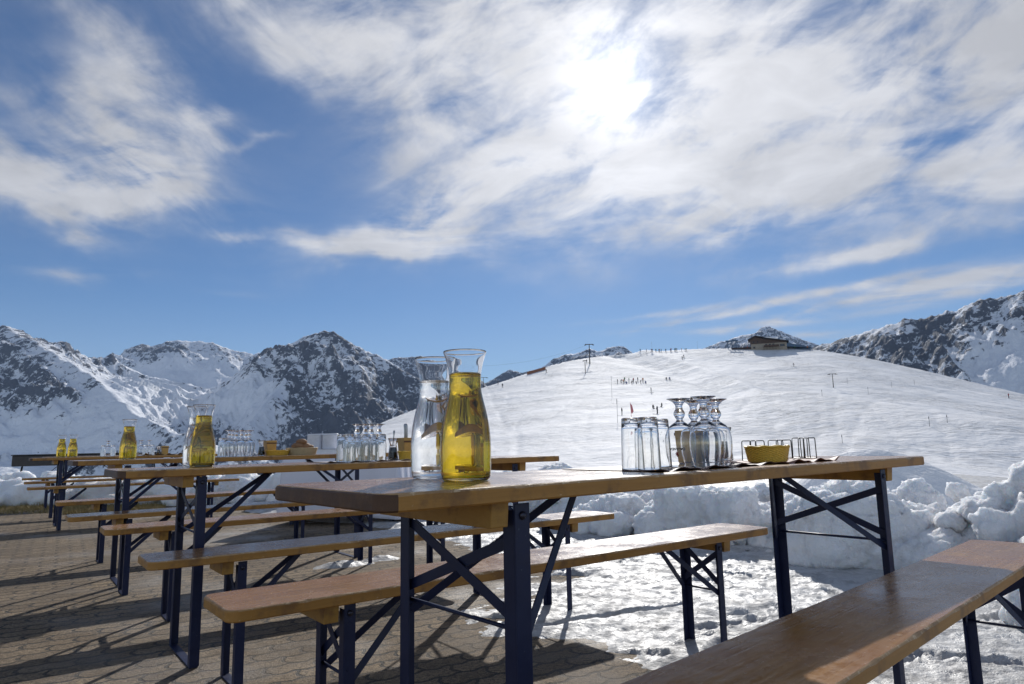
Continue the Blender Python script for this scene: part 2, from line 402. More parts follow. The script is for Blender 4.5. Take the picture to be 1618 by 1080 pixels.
# bank foot line in world: radius where the terrace ends
bank_px = [(-500, 15), (0, 14.2), (150, 13.4), (450, 10.6), (700, 8.2), (900, 6.6), (1100, 5.8), (1300, 5.3), (1450, 5.0), (1618, 4.5), (2000, 4.2), (2400, 4.0)]
ba = np.array([azel(p, 700)[0] for p, r in bank_px]); br_ = np.array([r for p, r in bank_px])
_b = smooth_table(ba, br_, R(2)); _s = smooth_table(sa, se, R(.8)); _r = smooth_table(rca, rc_ctrl[:, 1], R(3))
def bank_r(a): return np.interp(a, *_b)
pa = np.linspace(R(-75), R(75), 121); pr = bank_r(pa) + .45
_v = [(0, 1, 0)] + [(float(r * math.sin(a)), float(r * math.cos(a)), 0) for a, r in zip(pa, pr)] + [(9, -12, 0), (-24, -12, 0)]
_f = [(0, i + 1, i) for i in range(1, len(_v) - 1)] + [(0, 1, len(_v) - 1)]
pav = np_mesh('terrace_paving', _v, _f, paver_mat(), False, kind='structure')
def slope_z(A, RR):
    E = np.interp(A, *_s); RC = np.interp(A, *_r); R0 = bank_r(A) + .6
    t0 = (0.12 - EYE) / R0
    t = np.log(np.maximum(RR, R0) / R0) / np.log(RC / R0)
    tt = np.clip(t, 0, 1)
    g = .10 * tt + .90 * tt ** 2.5
    tan = t0 + (E - t0) * g
    z = EYE + RR * tan
    over = np.maximum(RR - RC, 0)
    z = z - over * .35 - over ** 2 * .0015 * (over < 200) - (over >= 200) * 60
    z = np.where(over > 0, (EYE + RC * E) + over * (E * .0) - over * .12 - over ** 2 * .0012, z)
    # rolls in the slope; fade out at the crest so that the skyline stays put
    fade = np.sin(np.pi * np.clip(tt, 0, 1)) ** .8 * (t < 1)
    X, Y = RR * np.sin(A), RR * np.cos(A)
    z = z + fade * (1.3 * fbm(X * .022, Y * .022, oct=3, seed=21) * (RR / 120) + .35 * fbm(X * .09, Y * .09, oct=4, seed=31) * np.clip(RR / 60, 0, 1))
    # a long roll on the right: bright shoulder with a hollow behind it
    for (px, r0, w_, sa_, h) in [(1290, 150, 26, .20, 5.5), (1600, 120, 24, .20, 5.5), (1120, 80, 18, .30, 1.6), (900, 120, 20, .25, 2.0)]:
        a0 = azel(px, 650)[0]
        z = z + h * np.exp(-((RR - r0) / w_) ** 2 - ((A - a0) / sa_) ** 2)
    for k_ in range(34):
        rk = np.random.default_rng(500 + k_); p0 = rk.uniform(650, 1650); r1, r2 = sorted(rk.uniform(28, 300, 2)); aa = azel(p0, 650)[0]; dr = rk.uniform(-.12, .16)
        s_ = np.clip((RR - r1) / max(10, r2 - r1), 0, 1); ac_ = aa + dr * s_ + rk.uniform(.002, .006) * np.sin(s_ * rk.uniform(6, 14) + k_)
        wk = .0016 + .35 / np.maximum(RR, 30); on_ = (RR > r1) & (RR < r2) & (t < 1)
        z = z - on_ * rk.uniform(.05, .11) * np.exp(-((A - ac_) * RR / rk.uniform(.5, .9)) ** 2)
    # groomed run: a shallow trench down from the crest
    a1 = azel(1000, 600)[0]; a2 = azel(1240, 600)[0]
    q = np.clip((RR - 170) / 170, 0, 1); ac = a2 + (a1 - a2) * q
    z = z + np.clip((RR - 150) / 40, 0, 1) * (t < 1) * (-1.6 * np.exp(-((A - ac + .025) / .018) ** 2) + 1.2 * np.exp(-((A - ac - .02) / .012) ** 2))
    return z
amin, amax = R(-62), R(62)
AA = np.linspace(amin, amax, 900)
LR = np.concatenate([np.geomspace(1.0, 45.0, 330), np.geomspace(45.6, 90, 130)[1:]])   # multiples of the bank radius
Ag, Lg = np.meshgrid(AA, LR, indexing='ij'); Rg = Lg * (bank_r(Ag) + .25)
Rg = np.minimum(Rg, 590)
Zg = slope_z(Ag, Rg)
# mounds of pushed snow just past the bank, their near sides in the shade
X, Y = Rg * np.sin(Ag), Rg * np.cos(Ag)
for (px, r0, wx, wy, h) in [(1450, 8.4, 1.5, 1.0, .60), (1350, 8.8, .8, .9, .34), (935, 11.0, 1.2, 1.0, .66), (1010, 12.5, 1.2, 1.0, .35), (1190, 12.5, 1.6, 1.0, .38), (1250, 10.5, .7, .8, .25), (60, 20, 2.5, 1.6, .2)]:
    a0 = azel(px, 700)[0]; cx, cyy = r0 * math.sin(a0), r0 * math.cos(a0)
    u = (X - cx) * math.cos(a0) - (Y - cyy) * math.sin(a0); v = (X - cx) * math.sin(a0) + (Y - cyy) * math.cos(a0)
    d = np.hypot(u / wx, v / wy); f_ = np.clip(1 - d * d / 2.2, 0, 1) ** 1.3
    Zg = Zg + h * f_ * (1 + .12 * fbm(X * 1.3, Y * 1.3, oct=3, seed=5))
Zg = Zg + .03 * fbm(X * 1.1, Y * 1.1, oct=4, seed=55) * np.clip(Rg / 10, .5, 2)
slope = np_mesh('ski_slope', np.stack([X.ravel(), Y.ravel(), Zg.ravel()], 1), grid_faces(*Ag.shape), snow_far_mat(), True, kind='structure')
def slope_pt(px, py, rmin=20, rmax=400):
    """where the view ray of a direction meets the ski slope"""
    a, e = azel(px, py); rs = np.linspace(rmin, rmax, 1500)
    zs = slope_z(np.full(rs.shape, a), rs); d = zs - (EYE + e * rs)
    k = np.where(d > 0)[0]
    r = rs[k[0]] if len(k) else float(np.interp(a, *_r))
    zz = float(slope_z(np.array([a]), np.array([r]))[0])
    return Vector((math.sin(a) * r, math.cos(a) * r, zz))

# ---------------------------------------------------------------- mountains
def ridge(pts, s_near, s_far, rock, fade=1.0): return [far(*p) for p in pts], s_near, s_far, rock, fade
RID = [
    ridge([(-900, 500, 3400), (-400, 505, 3100), (-150, 520, 2900), (-40, 528, 2750), (6, 513, 2650), (40, 533, 2500), (62, 545, 2400), (110, 569, 2200), (150, 600, 2050), (215, 652, 1800), (290, 690, 1600), (360, 722, 1400)], .72, .40, .50),
    ridge([(100, 640, 3900), (150, 600, 3900), (185, 575, 3950), (218, 556, 4000), (224, 544, 4000), (240, 545, 4000), (262, 540, 4000), (285, 538, 4000), (310, 540, 4000), (335, 541, 4000), (365, 552, 4000), (400, 561, 3950), (440, 553, 3900), (520, 575, 3900), (600, 590, 3900)], .66, .66, .40),
    ridge([(395, 588, 2500), (412, 572, 2450), (438, 553, 2400), (462, 548, 2350), (480, 530, 2300), (497, 523, 2260), (512, 521, 2250), (530, 527, 2240), (548, 536, 2230), (566, 543, 2220), (600, 561, 2200), (640, 584, 2180), (672, 602, 2150), (760, 650, 2100), (860, 720, 2000)], .80, .7, .52),
    ridge([(512, 521, 2250), (470, 570, 2080), (430, 622, 1900), (380, 680, 1700), (340, 720, 1500)], .75, .75, .68),
    ridge([(560, 572, 3300), (610, 568, 3300), (672, 563, 3300), (700, 573, 3300), (740, 590, 3300), (765, 604, 3300)], .7, .7, .55),
    ridge([(740, 622, 3400), (765, 606, 3400), (785, 594, 3400), (804, 583, 3400), (825, 588, 3400), (850, 582, 3400), (872, 570, 3400), (893, 561, 3400), (915, 556, 3400), (932, 551, 3400), (950, 554, 3400), (962, 547, 3400), (975, 545, 3400), (990, 549, 3400), (1005, 560, 3400), (1040, 585, 3400)], .75, .75, .62),
    ridge([(1090, 560, 3900), (1112, 549, 3900), (1140, 537, 3900), (1165, 531, 3900), (1190, 526, 3900), (1205, 517, 3900), (1214, 516, 3900), (1235, 523, 3900), (1262, 533, 3900), (1285, 541, 3900), (1310, 552, 3900)], .7, .7, .46),
    ridge([(1285, 556, 1900), (1300, 546, 1850), (1330, 537, 1800), (1345, 528, 1780), (1375, 518, 1750), (1400, 508, 1720), (1428, 502, 1700), (1452, 508, 1690), (1480, 498, 1680), (1510, 487, 1660), (1528, 476, 1650), (1545, 467, 1640), (1575, 462, 1630), (1600, 458, 1620), (1618, 455, 1610), (1700, 440, 1620), (1900, 430, 1640), (2400, 420, 1640)], .78, .6, .52),
    ridge([(225, 630, 2800), (300, 634, 2800), (350, 634, 2800), (400, 630, 2800), (450, 632, 2750)], .20, .20, .06),
]
NA, NR = 1500, 560
Am = np.linspace(R(-56), R(56), NA); Rm = np.geomspace(600, 4700, NR)
Ag, Rg = np.meshgrid(Am, Rm, indexing='ij'); X = Rg * np.sin(Ag); Y = Rg * np.cos(Ag)
wx = 95 * fbm(X * .003, Y * .003, oct=5, seed=71); wy = 95 * fbm(X * .003, Y * .003, oct=5, seed=81)
Z = np.full(X.shape, -330.0); RK = np.full(X.shape, .25); CR = np.full(X.shape, 900.0)
for pts, s1, s2, rock, fd in RID:
    best = np.full(X.shape, -1e9); bd = np.full(X.shape, 1e9)
    for p, q in zip(pts[:-1], pts[1:]):
        dx_, dy_ = q.x - p.x, q.y - p.y; L2 = dx_ * dx_ + dy_ * dy_
        t = np.clip(((X - p.x) * dx_ + (Y - p.y) * dy_) / L2, 0, 1)
        qx, qy = X - p.x - t * dx_, Y - p.y - t * dy_
        ov = np.abs(((X - p.x) * dx_ + (Y - p.y) * dy_) / L2 - t) * math.sqrt(L2); d = np.hypot(qx, qy) + (ov * 2.5 if s1 < .3 else 0)
        near = (Rg < np.hypot(p.x + t * dx_, p.y + t * dy_))
        dw = np.maximum(0, d + (wx + wy) * .5 * sst(20, 260, d) * (s1 > .3))
        z = p.z + t * (q.z - p.z) - np.where(near, s1, s2) * dw * (1 - .12 * sst(0, 900, d))
        u = z > best; best = np.where(u, z, best); bd = np.where(u, d, bd)
    u = best > Z; Z = np.where(u, best, Z); RK = np.where(u, rock, RK); CR = np.where(u, bd, CR)
amp = np.clip(CR / 200, .14, 1.0) * np.where(RK < .1, .18, 1.0)
big = fbm(X * .0032, Y * .0032, oct=7, seed=91, gain=.52, ridge=True)
fin = fbm(X * .017, Y * .017, oct=5, seed=101, gain=.58, ridge=True)
calm = np.ones(X.shape)
for (zx, zy, rx, ry) in [(1625, 575, 85, 60), (290, 604, 110, 26), (60, 690, 90, 34)]:
    za, ze = azel(zx, zy); e_ = (Z - EYE) / Rg
    calm = calm * (1 - .85 * np.exp(-(((Ag - za) / (rx / 1082)) ** 2 + ((e_ - ze) / (ry / 1082)) ** 2) ** 1.5))
gul = fbm((Ag * 2300 + .45 * Rg) * .016, Rg * .0035, oct=4, seed=171, ridge=True, gain=.55)
Z = Z + amp * 84 * (big - .25) * (.4 + .6 * calm) + calm * np.where(RK < .1, .2, 1.0) * (np.clip(CR / 60, .45, 1) * 15 * (fin - .2) + np.clip(CR / 90, .3, 1) * 24 * (gul - .2))
# rock shows on the steep and ridged places
gz = np.gradient(Z, axis=1) / np.gradient(Rg, axis=1); ga = np.gradient(Z, axis=0) / (np.gradient(Ag, axis=0) * Rg)
st = np.hypot(gz, ga)
rockv = RK - .16 + .35 * np.clip(st - .75, -.8, .9) + .20 * fin + .34 * (gul - .1) + .10 * big
big2 = fbm(X * .0017, Y * .0017, oct=3, seed=131); rockv = rockv + .42 * big2 * (RK > .1)
for (zx, zy, rx, ry, dl) in [(290, 602, 115, 34, -.55), (60, 690, 100, 38, -.5), (95, 590, 26, 20, -.15), (250, 645, 125, 24, -.7), (400, 645, 46, 42, -.5), (350, 700, 90, 20, -.2), (590, 575, 36, 20, -.25),
                             (600, 640, 90, 50, .10), (1625, 585, 75, 60, -.75), (1430, 530, 130, 30, .10), (1560, 490, 40, 22, .12), (240, 552, 34, 14, .35), (320, 549, 80, 9, .35), (50, 580, 85, 50, .14), (500, 560, 70, 30, -.10), (1210, 535, 50, 16, -.12)]:
    za, ze = azel(zx, zy); zrx = rx / 1082; zry = ry / 1082; e_ = (Z - EYE) / Rg
    rockv = rockv + dl * np.exp(-(((Ag - za) / zrx) ** 2 + ((e_ - ze) / zry) ** 2) ** 1.5)
mts = np_mesh('mountains', np.stack([X.ravel(), Y.ravel(), Z.ravel()], 1), grid_faces(NA, NR), rock_snow_mat('mountain_rock_and_snow'), True, kind='structure')
at = mts.data.attributes.new('rock', 'FLOAT', 'POINT'); at.data.foreach_set('value', rockv.ravel().astype(np.float32))
# ---OBJECTS---

# ---------------------------------------------------------------- snow bank: tumbled lumps joined into one ridge
def ico(sub=2):
    bm = bmesh.new(); bmesh.ops.create_icosphere(bm, subdivisions=sub, radius=1)
    v = np.array([x.co[:] for x in bm.verts]); f = np.array([[q.index for q in p.verts] for p in bm.faces]); bm.free(); return v, f
ICO = ico(2)
def build_bank(name, px0, px1, voxel, mt, extra=(), seed=1, dens=60):
    rng = np.random.default_rng(seed)
    tops = [(-500, .45), (0, .42), (50, .50), (110, .40), (200, .36), (330, .40), (450, .52), (560, .5), (700, .5), (900, .50), (1000, .43), (1100, .42), (1240, .42), (1300, .32),
            (1380, .46), (1430, .42), (1472, .26), (1500, .34), (1540, .47), (1618, .60), (1800, .66), (2400, .6)]
    tx, tz = [p for p, _ in tops], [q for _, q in tops]
    Vs, Fs, n = [], [], 0
    def add(c, s, rot, sq=1.0):
        nonlocal n
        v = ICO[0].copy()
        if sq != 1: v = np.sign(v) * np.abs(v) ** sq; 
        v = v * np.array(s); ca, sa_ = math.cos(rot), math.sin(rot)
        v = np.stack([v[:, 0] * ca - v[:, 1] * sa_, v[:, 0] * sa_ + v[:, 1] * ca, v[:, 2]], 1) + np.array(c)
        Vs.append(v); Fs.append(ICO[1] + n); n += len(v)
    px = px0
    while px < px1:
        a, _ = azel(px, 700); r = float(bank_r(np.array([a]))[0]); H = float(np.interp(px, tx, tz)); 
        d = np.array([math.sin(a), math.cos(a)]); tn = np.array([d[1], -d[0]])
        c = d * (r + .75)
        add((c[0], c[1], H * .22), (.38, .62, H * .62), -a)
        add((c[0] + d[0] * .5, c[1] + d[1] * .5, H * .1), (.5, .7, H * .55), -a)
        for k in range(dens // 6):
            u = rng.uniform(-.1, 1.1); s = rng.uniform(.04, .15) * (1.25 if r < 7 else 1.5)
            off = rng.uniform(-.3, .3)
            prof = H * .82 * (1 - ((u - .62) / .72) ** 2)
            cc = d * (r + u * 1.15) + tn * off
            add((cc[0], cc[1], max(0, prof) * rng.uniform(.75, 1.0)), (s * rng.uniform(.8, 1.3), s * rng.uniform(.8, 1.3), s * rng.uniform(.6, 1.1)), rng.uniform(0, 3), rng.uniform(.6, 1.0))
        for k in range(16 if voxel < .03 else 5):
            u = rng.uniform(-.12, 1.0); s = rng.uniform(.022, .065) * (1 if voxel < .03 else 1.8); off = rng.uniform(-.25, .25)
            prof = H * .86 * (1 - ((u - .62) / .74) ** 2); cc = d * (r + u * 1.15) + tn * off
            add((cc[0], cc[1], max(.01, prof) * rng.uniform(.85, 1.1)), (s * rng.uniform(.7, 1.4), s * rng.uniform(.7, 1.4), s * rng.uniform(.6, 1.1)), rng.uniform(0, 3), rng.uniform(.5, .9))
        px += .34 * 1082 / r
    for (ex, er, ez, sx, sy, sz, rot, sq) in extra:
        a, _ = azel(ex, 750); add((er * math.sin(a), er * math.cos(a), ez), (sx, sy, sz), rot, sq)
    o = np_mesh(name + '_tmp', np.concatenate(Vs), np.concatenate(Fs), mt)
    md = o.modifiers.new('r', 'REMESH'); md.mode = 'VOXEL'; md.voxel_size = voxel
    sm = o.modifiers.new('s', 'SMOOTH'); sm.iterations = 1; sm.factor = .6
    dg = bpy.context.evaluated_depsgraph_get(); ev = o.evaluated_get(dg); me = bpy.data.meshes.new_from_object(ev)
    bpy.data.objects.remove(o)
    V = np.empty(len(me.vertices) * 3, np.float32); me.vertices.foreach_get('co', V); V = V.reshape(-1, 3).astype(float)
    N = np.empty(len(me.vertices) * 3, np.float32); me.vertices.foreach_get('normal', N); N = N.reshape(-1, 3)
    x, y, z = V.T
    d = .07 * fbm(x * 3.0, y * 3.0, z * 3.0, oct=2, seed=5) + .060 * fbm(x * 6.5, y * 6.5, z * 6.5, oct=5, seed=15, gain=.62, billow=True)
    d += .026 * fbm(x * 24, y * 24, z * 24, oct=3, seed=25, gain=.7)
    V = V + N * d[:, None]; V[:, 2] = np.maximum(V[:, 2], -.05)
    me.vertices.foreach_set('co', V.astype(np.float32).ravel()); me.polygons.foreach_set('use_smooth', np.ones(len(me.polygons), bool))
    me.name = name; me.update(); ob = bpy.data.objects.new(name, me); C.objects.link(ob); ob['kind'] = 'structure'
    if not me.materials: me.materials.append(mt)
    return ob
bank_m = snow_near_mat('pushed_snow', dirt=.45)
build_bank('snow_bank', 800, 2300, .020, bank_m, extra=[
    (1330, 5.05, .22, .42, .30, .27, -.3, .6), (1395, 5.1, .15, .30, .22, .25, .5, .6), (1290, 5.0, .30, .18, .2, .16, .2, .8), (1455, 4.9, .12, .22, .2, .16, .4, .7),
    (1625, 3.7, .16, .10, .16, .22, .1, .9), (1340, 5.2, .42, .2, .16, .13, .3, .8),
    (1090, 6.0, .25, .30, .22, .22, .2, .55), (1150, 5.8, .28, .22, .22, .22, .6, .55), (985, 6.5, .16, .25, .2, .22, .1, .7), (1050, 6.3, .16, .16, .2, .2, .1, .5)], seed=4)
build_bank('snow_bank', -420, 790, .06, bank_m, seed=7)

# ---------------------------------------------------------------- wood, metal, glass materials
def lacquer_mat():
    mt, t, b = mat('orange_brown_lacquered_wood'); g = t.new('ShaderNodeTexCoord').outputs['Object']
    mp = t.new('ShaderNodeMapping'); t.link(g, mp.inputs[0]); mp.inputs['Scale'].default_value = (1.2, 26, 26)
    gr = t.mapr(t.noise(mp.outputs[0], 2.6, 7, .68, .8), .3, .7); bl = t.noise(g, 3.2, 4, .6)
    c = t.mix(gr, (.22, .098, .024, 1), (.39, .20, .058, 1)); c = t.mix(t.mapr(bl, .4, .7, 0, .5), c, (.26, .10, .045, 1))
    # scratches and worn specks
    mp2 = t.new('ShaderNodeMapping'); t.link(g, mp2.inputs[0]); mp2.inputs['Scale'].default_value = (9, 60, 1); mp2.inputs['Rotation'].default_value = (0, 0, .4)
    sc_ = t.mapr(t.noise(mp2.outputs[0], 1.0, 3, .6), .67, .71, 0, .7)
    sp = t.mapr(t.noise(g, 30, 4, .65), .655, .69, 0, .75)
    c = t.mix(t.math('MAXIMUM', sc_, sp), c, (.48, .32, .18, 1))
    t.link(c, b.inputs['Base Color'])
    t.link(t.mapr(t.math('ADD', t.math('MULTIPLY', t.noise(g, 7, 5, .65), .7), t.math('MULTIPLY', t.noise(g, 90, 3), .3)), .35, .65, .13, .34), b.inputs['Roughness'])
    b.inputs['Specular IOR Level'].default_value = .4
    b.inputs['Coat Weight'].default_value = .12; b.inputs['Coat Roughness'].default_value = .12; b.inputs['Coat IOR'].default_value = 1.5
    hh = t.math('ADD', t.math('MULTIPLY', t.noise(g, 5, 3), 1.0), t.math('ADD', t.math('MULTIPLY', gr, .12), t.math('MULTIPLY', t.noise(g, 160, 3), .03)))
    bump(t, b, hh, .35, .006)
    return mt
def side_mat(name, dark, lite, chips):
    mt, t, b = mat(name); g = t.new('ShaderNodeTexCoord').outputs['Object']
    mp = t.new('ShaderNodeMapping'); t.link(g, mp.inputs[0]); mp.inputs['Scale'].default_value = (3, 30, 60)
    gr = t.noise(mp.outputs[0], 1.6, 6, .65, .5); bl = t.noise(g, 11, 5, .65)
    c = t.mix(gr, dark, lite); c = t.mix(t.mapr(bl, .50, .64, 0, .7), c, (.17, .085, .035, 1))
    c = t.mix(t.mapr(t.noise(g, 60, 4, .7), chips, chips + .05, 0, .85), c, (.62, .46, .28, 1))
    t.link(c, b.inputs['Base Color']); b.inputs['Roughness'].default_value = .5
    b.inputs['Specular IOR Level'].default_value = .35
    bump(t, b, t.math('ADD', gr, t.noise(g, 70, 4, .7)), .4, .0015)
    return mt
M_top = lacquer_mat()
M_side = side_mat('yellowish_worn_edge_wood', (.28, .125, .025, 1), (.50, .26, .065, 1), .67)
M_chip = side_mat('bare_chipped_edge_wood', (.34, .18, .07, 1), (.52, .34, .17, 1), .55)
M_end = side_mat('dark_stained_end_wood', (.060, .030, .018, 1), (.12, .060, .032, 1), .70)
M_batt = side_mat('ochre_batten_wood', (.32, .165, .035, 1), (.46, .26, .065, 1), .78)
def metal_mat():
    mt, t, b = mat('dark_blue_painted_steel'); g = t.new('ShaderNodeTexCoord').outputs['Object']
    n = t.noise(g, 24, 6, .7); c = t.mix(n, (.008, .012, .040, 1), (.020, .028, .076, 1)); b.inputs['Specular IOR Level'].default_value = .3
    c = t.mix(t.mapr(t.noise(g, 95, 4, .7), .68, .73, 0, .8), c, (.14, .15, .19, 1))
    t.link(c, b.inputs['Base Color']); b.inputs['Roughness'].default_value = .38
    t.link(t.mapr(n, .3, .7, .3, .55), b.inputs['Roughness']); bump(t, b, n, .15, .001); return mt
M_steel = metal_mat()
M_bolt = simple('bolt_steel', (.05, .05, .07), .35, .8)
def glass_mat(name, col=(1, 1, 1), ior=1.45, rough=0.0):
    mt, t, b = mat(name); b.inputs['Base Color'].default_value = (*col, 1); b.inputs['Roughness'].default_value = rough
    b.inputs['Transmission Weight'].default_value = 1; b.inputs['IOR'].default_value = ior; return mt
M_glass = glass_mat('clear_glass', (1.0, 1.0, 1.0))
M_water = glass_mat('water', (.97, .985, .99), 1.33)
M_wine = glass_mat('golden_wine', (.71, .49, .025), 1.34)
M_wire = simple('grey_wire', (.06, .065, .07), .35, .9)
M_white = simple('white_glazed_ceramic', (.70, .71, .76), .25)
M_black = simple('black_plastic_cover', (.008, .007, .009), .45)
M_dark = simple('dark_peppercorns', (.012, .010, .012), .6, scale=300, var=.6)
M_cut = simple('brushed_cutlery_steel', (.35, .35, .36), .3, .9)
M_brown = simple('brown_wooden_handle', (.10, .045, .02), .5)

# ---------------------------------------------------------------- mesh builder
class MB:
    def __init__(s): s.v = []; s.f = []; s.m = []; s.sm = []
    def _add(s, vs, fs, mi=0, smooth=False):
        n = len(s.v); s.v += [tuple(v) for v in vs]; s.f += [tuple(i + n for i in f) for f in fs]; s.m += [mi] * len(fs); s.sm += [smooth] * len(fs); return s
    def box(s, x0, x1, y0, y1, z0, z1, mi=0):
        vs = [(x, y, z) for x in (x0, x1) for y in (y0, y1) for z in (z0, z1)]
        return s._add(vs, [(0, 1, 3, 2), (4, 6, 7, 5), (0, 4, 5, 1), (2, 3, 7, 6), (0, 2, 6, 4), (1, 5, 7, 3)], mi)
    def bar(s, a, b, wd, th, side=(0, 1, 0), mi=0):
        """flat strip from a to b; wd across, th along `side`"""
        a, b = Vector(a), Vector(b); d = (b - a).normalized(); sd = Vector(side); sd = (sd - d * sd.dot(d)).normalized(); u = d.cross(sd)
        vs = [p + u * (i * wd / 2) + sd * (j * th / 2) for p in (a, b) for i, j in ((-1, -1), (1, -1), (1, 1), (-1, 1))]
        return s._add(vs, [(3, 2, 1, 0), (4, 5, 6, 7), (0, 1, 5, 4), (1, 2, 6, 5), (2, 3, 7, 6), (3, 0, 4, 7)], mi)
    def tube(s, pts, r, n=8, mi=0, closed=False):
        pts = [Vector(p) for p in pts]; N = len(pts); base = len(s.v); vs = []
        prev = None
        for i, p in enumerate(pts):
            a = pts[(i - 1) % N] if (closed or i > 0) else p; b = pts[(i + 1) % N] if (closed or i < N - 1) else p
            d = (b - a).normalized()
            u = (prev - d * prev.dot(d)) if prev else d.orthogonal()
            u.normalize(); prev = u; v = d.cross(u); rr = r[i] if isinstance(r, (list, tuple)) else r
            vs += [p + (u * math.cos(2 * math.pi * k / n) + v * math.sin(2 * math.pi * k / n)) * rr for k in range(n)]
        fs = [(i * n + k, i * n + (k + 1) % n, ((i + 1) % N) * n + (k + 1) % n, ((i + 1) % N) * n + k) for i in range(N if closed else N - 1) for k in range(n)]
        if not closed: fs += [tuple(reversed(range(n))), tuple((N - 1) * n + k for k in range(n))]
        return s._add(vs, fs, mi, True)
    def lathe(s, prof, n=32, mi=0, c=(0, 0, 0), sx=1, sy=1, smooth=True, closed=False, fn=None):
        vs, idx = [], []
        for (r, z) in prof:
            if r < 1e-6: idx.append([len(vs)] * n); vs.append((c[0], c[1], c[2] + z))
            else:
                idx.append(list(range(len(vs), len(vs) + n)))
                for k in range(n):
                    a = 2 * math.pi * k / n; rr = r * (fn(a, z) if fn else 1)
                    vs.append((c[0] + rr * math.cos(a) * sx, c[1] + rr * math.sin(a) * sy, c[2] + z))
        fs = []; m_ = len(prof)
        for i in range(m_ if closed else m_ - 1):
            A, B = idx[i], idx[(i + 1) % m_]
            for k in range(n):
                q = [A[k], A[(k + 1) % n], B[(k + 1) % n], B[k]]; qq = []
                for j in q:
                    if j not in qq: qq.append(j)
                if len(qq) > 2: fs.append(tuple(qq))
        return s._add(vs, fs, mi, smooth)
    def prism(s, poly, z0, z1, mi=0, axis='z'):
        n = len(poly)
        def P(x, y, z): return (x, y, z) if axis == 'z' else ((x, z, y) if axis == 'y' else (z, x, y))
        vs = [P(x, y, z0) for x, y in poly] + [P(x, y, z1) for x, y in poly]
        return s._add(vs, [tuple(reversed(range(n))), tuple(range(n, 2 * n))] + [(i, (i + 1) % n, n + (i + 1) % n, n + i) for i in range(n)], mi)
    def build(s, name, mats, parent=None, bev=0, recalc=True):
        me = bpy.data.meshes.new(name); me.from_pydata(s.v, [], s.f)
        for mt in (mats if isinstance(mats, (list, tuple)) else [mats]): me.materials.append(mt)
        me.polygons.foreach_set('material_index', s.m); me.polygons.foreach_set('use_smooth', s.sm)
        if recalc:
            bm = bmesh.new(); bm.from_mesh(me); bmesh.ops.recalc_face_normals(bm, faces=bm.faces); bm.to_mesh(me); bm.free()
        me.update(); o = bpy.data.objects.new(name, me); C.objects.link(o)
        if parent: o.parent = parent
        if bev:
            b = o.modifiers.new('b', 'BEVEL'); b.width = bev; b.segments = 2; b.limit_method = 'ANGLE'; b.angle_limit = R(40)
        return o
def empty(name, loc=(0, 0, 0), rz=0.0):
    o = bpy.data.objects.new(name, None); C.objects.link(o); o.location = loc; o.rotation_euler = (0, 0, rz); o.empty_display_size = .1; return o
def kids(o): return [c for c in bpy.data.objects if c.parent == o]
def dup(o, loc=None, rz=None, label=None, group=None, scale=None, parent=None):
    r = o.copy(); C.objects.link(r)
    if parent: r.parent = parent
    if loc is not None: r.location = loc
    if rz is not None: r.rotation_euler = (0, 0, rz)
    if scale is not None: r.scale = scale
    if label: r['label'] = label
    if group: r['group'] = group
    for c in kids(o): dup(c, parent=r)
    return r

# ---------------------------------------------------------------- beer tables and benches
def board_mb(L, W, th, rad, seed, chip=.0035):
    """board with rounded corners and an irregular, chipped upper edge"""
    rnd = np.random.default_rng(seed); pts = []
    def corner(cx, cyy, a0):
        return [(cx + rad * math.cos(a0 + k * math.pi / 16), cyy + rad * math.sin(a0 + k * math.pi / 16)) for k in range(9)]
    cs = [corner(L - rad, rad, -math.pi / 2), corner(L - rad, W - rad, 0), corner(rad, W - rad, math.pi / 2), corner(rad, rad, math.pi)]
    for i, c in enumerate(cs):
        pts += c; a = c[-1]; b = cs[(i + 1) % 4][0]; d = math.dist(a, b); k = int(d / .014)
        pts += [(a[0] + (b[0] - a[0]) * j / k, a[1] + (b[1] - a[1]) * j / k) for j in range(1, k)]
    P_ = np.array(pts); n = len(P_); nx = np.roll(P_, -1, 0) - np.roll(P_, 1, 0); nx = np.stack([nx[:, 1], -nx[:, 0]], 1); nx /= np.linalg.norm(nx, axis=1)[:, None]
    wob = fbm(P_[:, 0] * 9 + seed, P_[:, 1] * 9, oct=4, seed=seed, gain=.6); big_ = np.clip(fbm(P_[:, 0] * 22 + seed, P_[:, 1] * 22, oct=2, seed=seed + 9) - .15, 0, 1)
    inset = .003 + chip * (.5 + .8 * wob) + chip * 1.6 * big_; inset = np.clip(inset, .0015, .012)
    z1 = th - (.003 + chip * (.5 + .6 * np.roll(wob, 3)) + chip * 2 * big_); z1 = np.clip(z1, th - .013, th - .0015)
    rings = [(P_ - nx * .003, np.zeros(n)), (P_, np.full(n, .003)), (P_ - nx * .0003, z1), (P_ - nx * (inset[:, None] * .45), (z1 + th) / 2 + .0006), (P_ - nx * inset[:, None], np.full(n, th))]
    mb = MB(); vs = []
    for p, z in rings: vs += [(x, y, zz) for (x, y), zz in zip(p, z)]
    fs, mi = [], []
    for r in range(4):
        for k in range(n):
            q = (r * n + k, r * n + (k + 1) % n, (r + 1) * n + (k + 1) % n, (r + 1) * n + k); fs.append(q)
            mx = (P_[k][0] < rad * .8) or (P_[k][0] > L - rad * .8)
            mi.append(3 if (mx and r <= 2) else (1 if r <= 1 else 2))
    fs += [tuple(reversed(range(n))), tuple(4 * n + k for k in range(n))]; mi += [1, 0]
    mb._add(vs, fs); mb.m = mi; mb.sm = [False] * len(fs); return mb
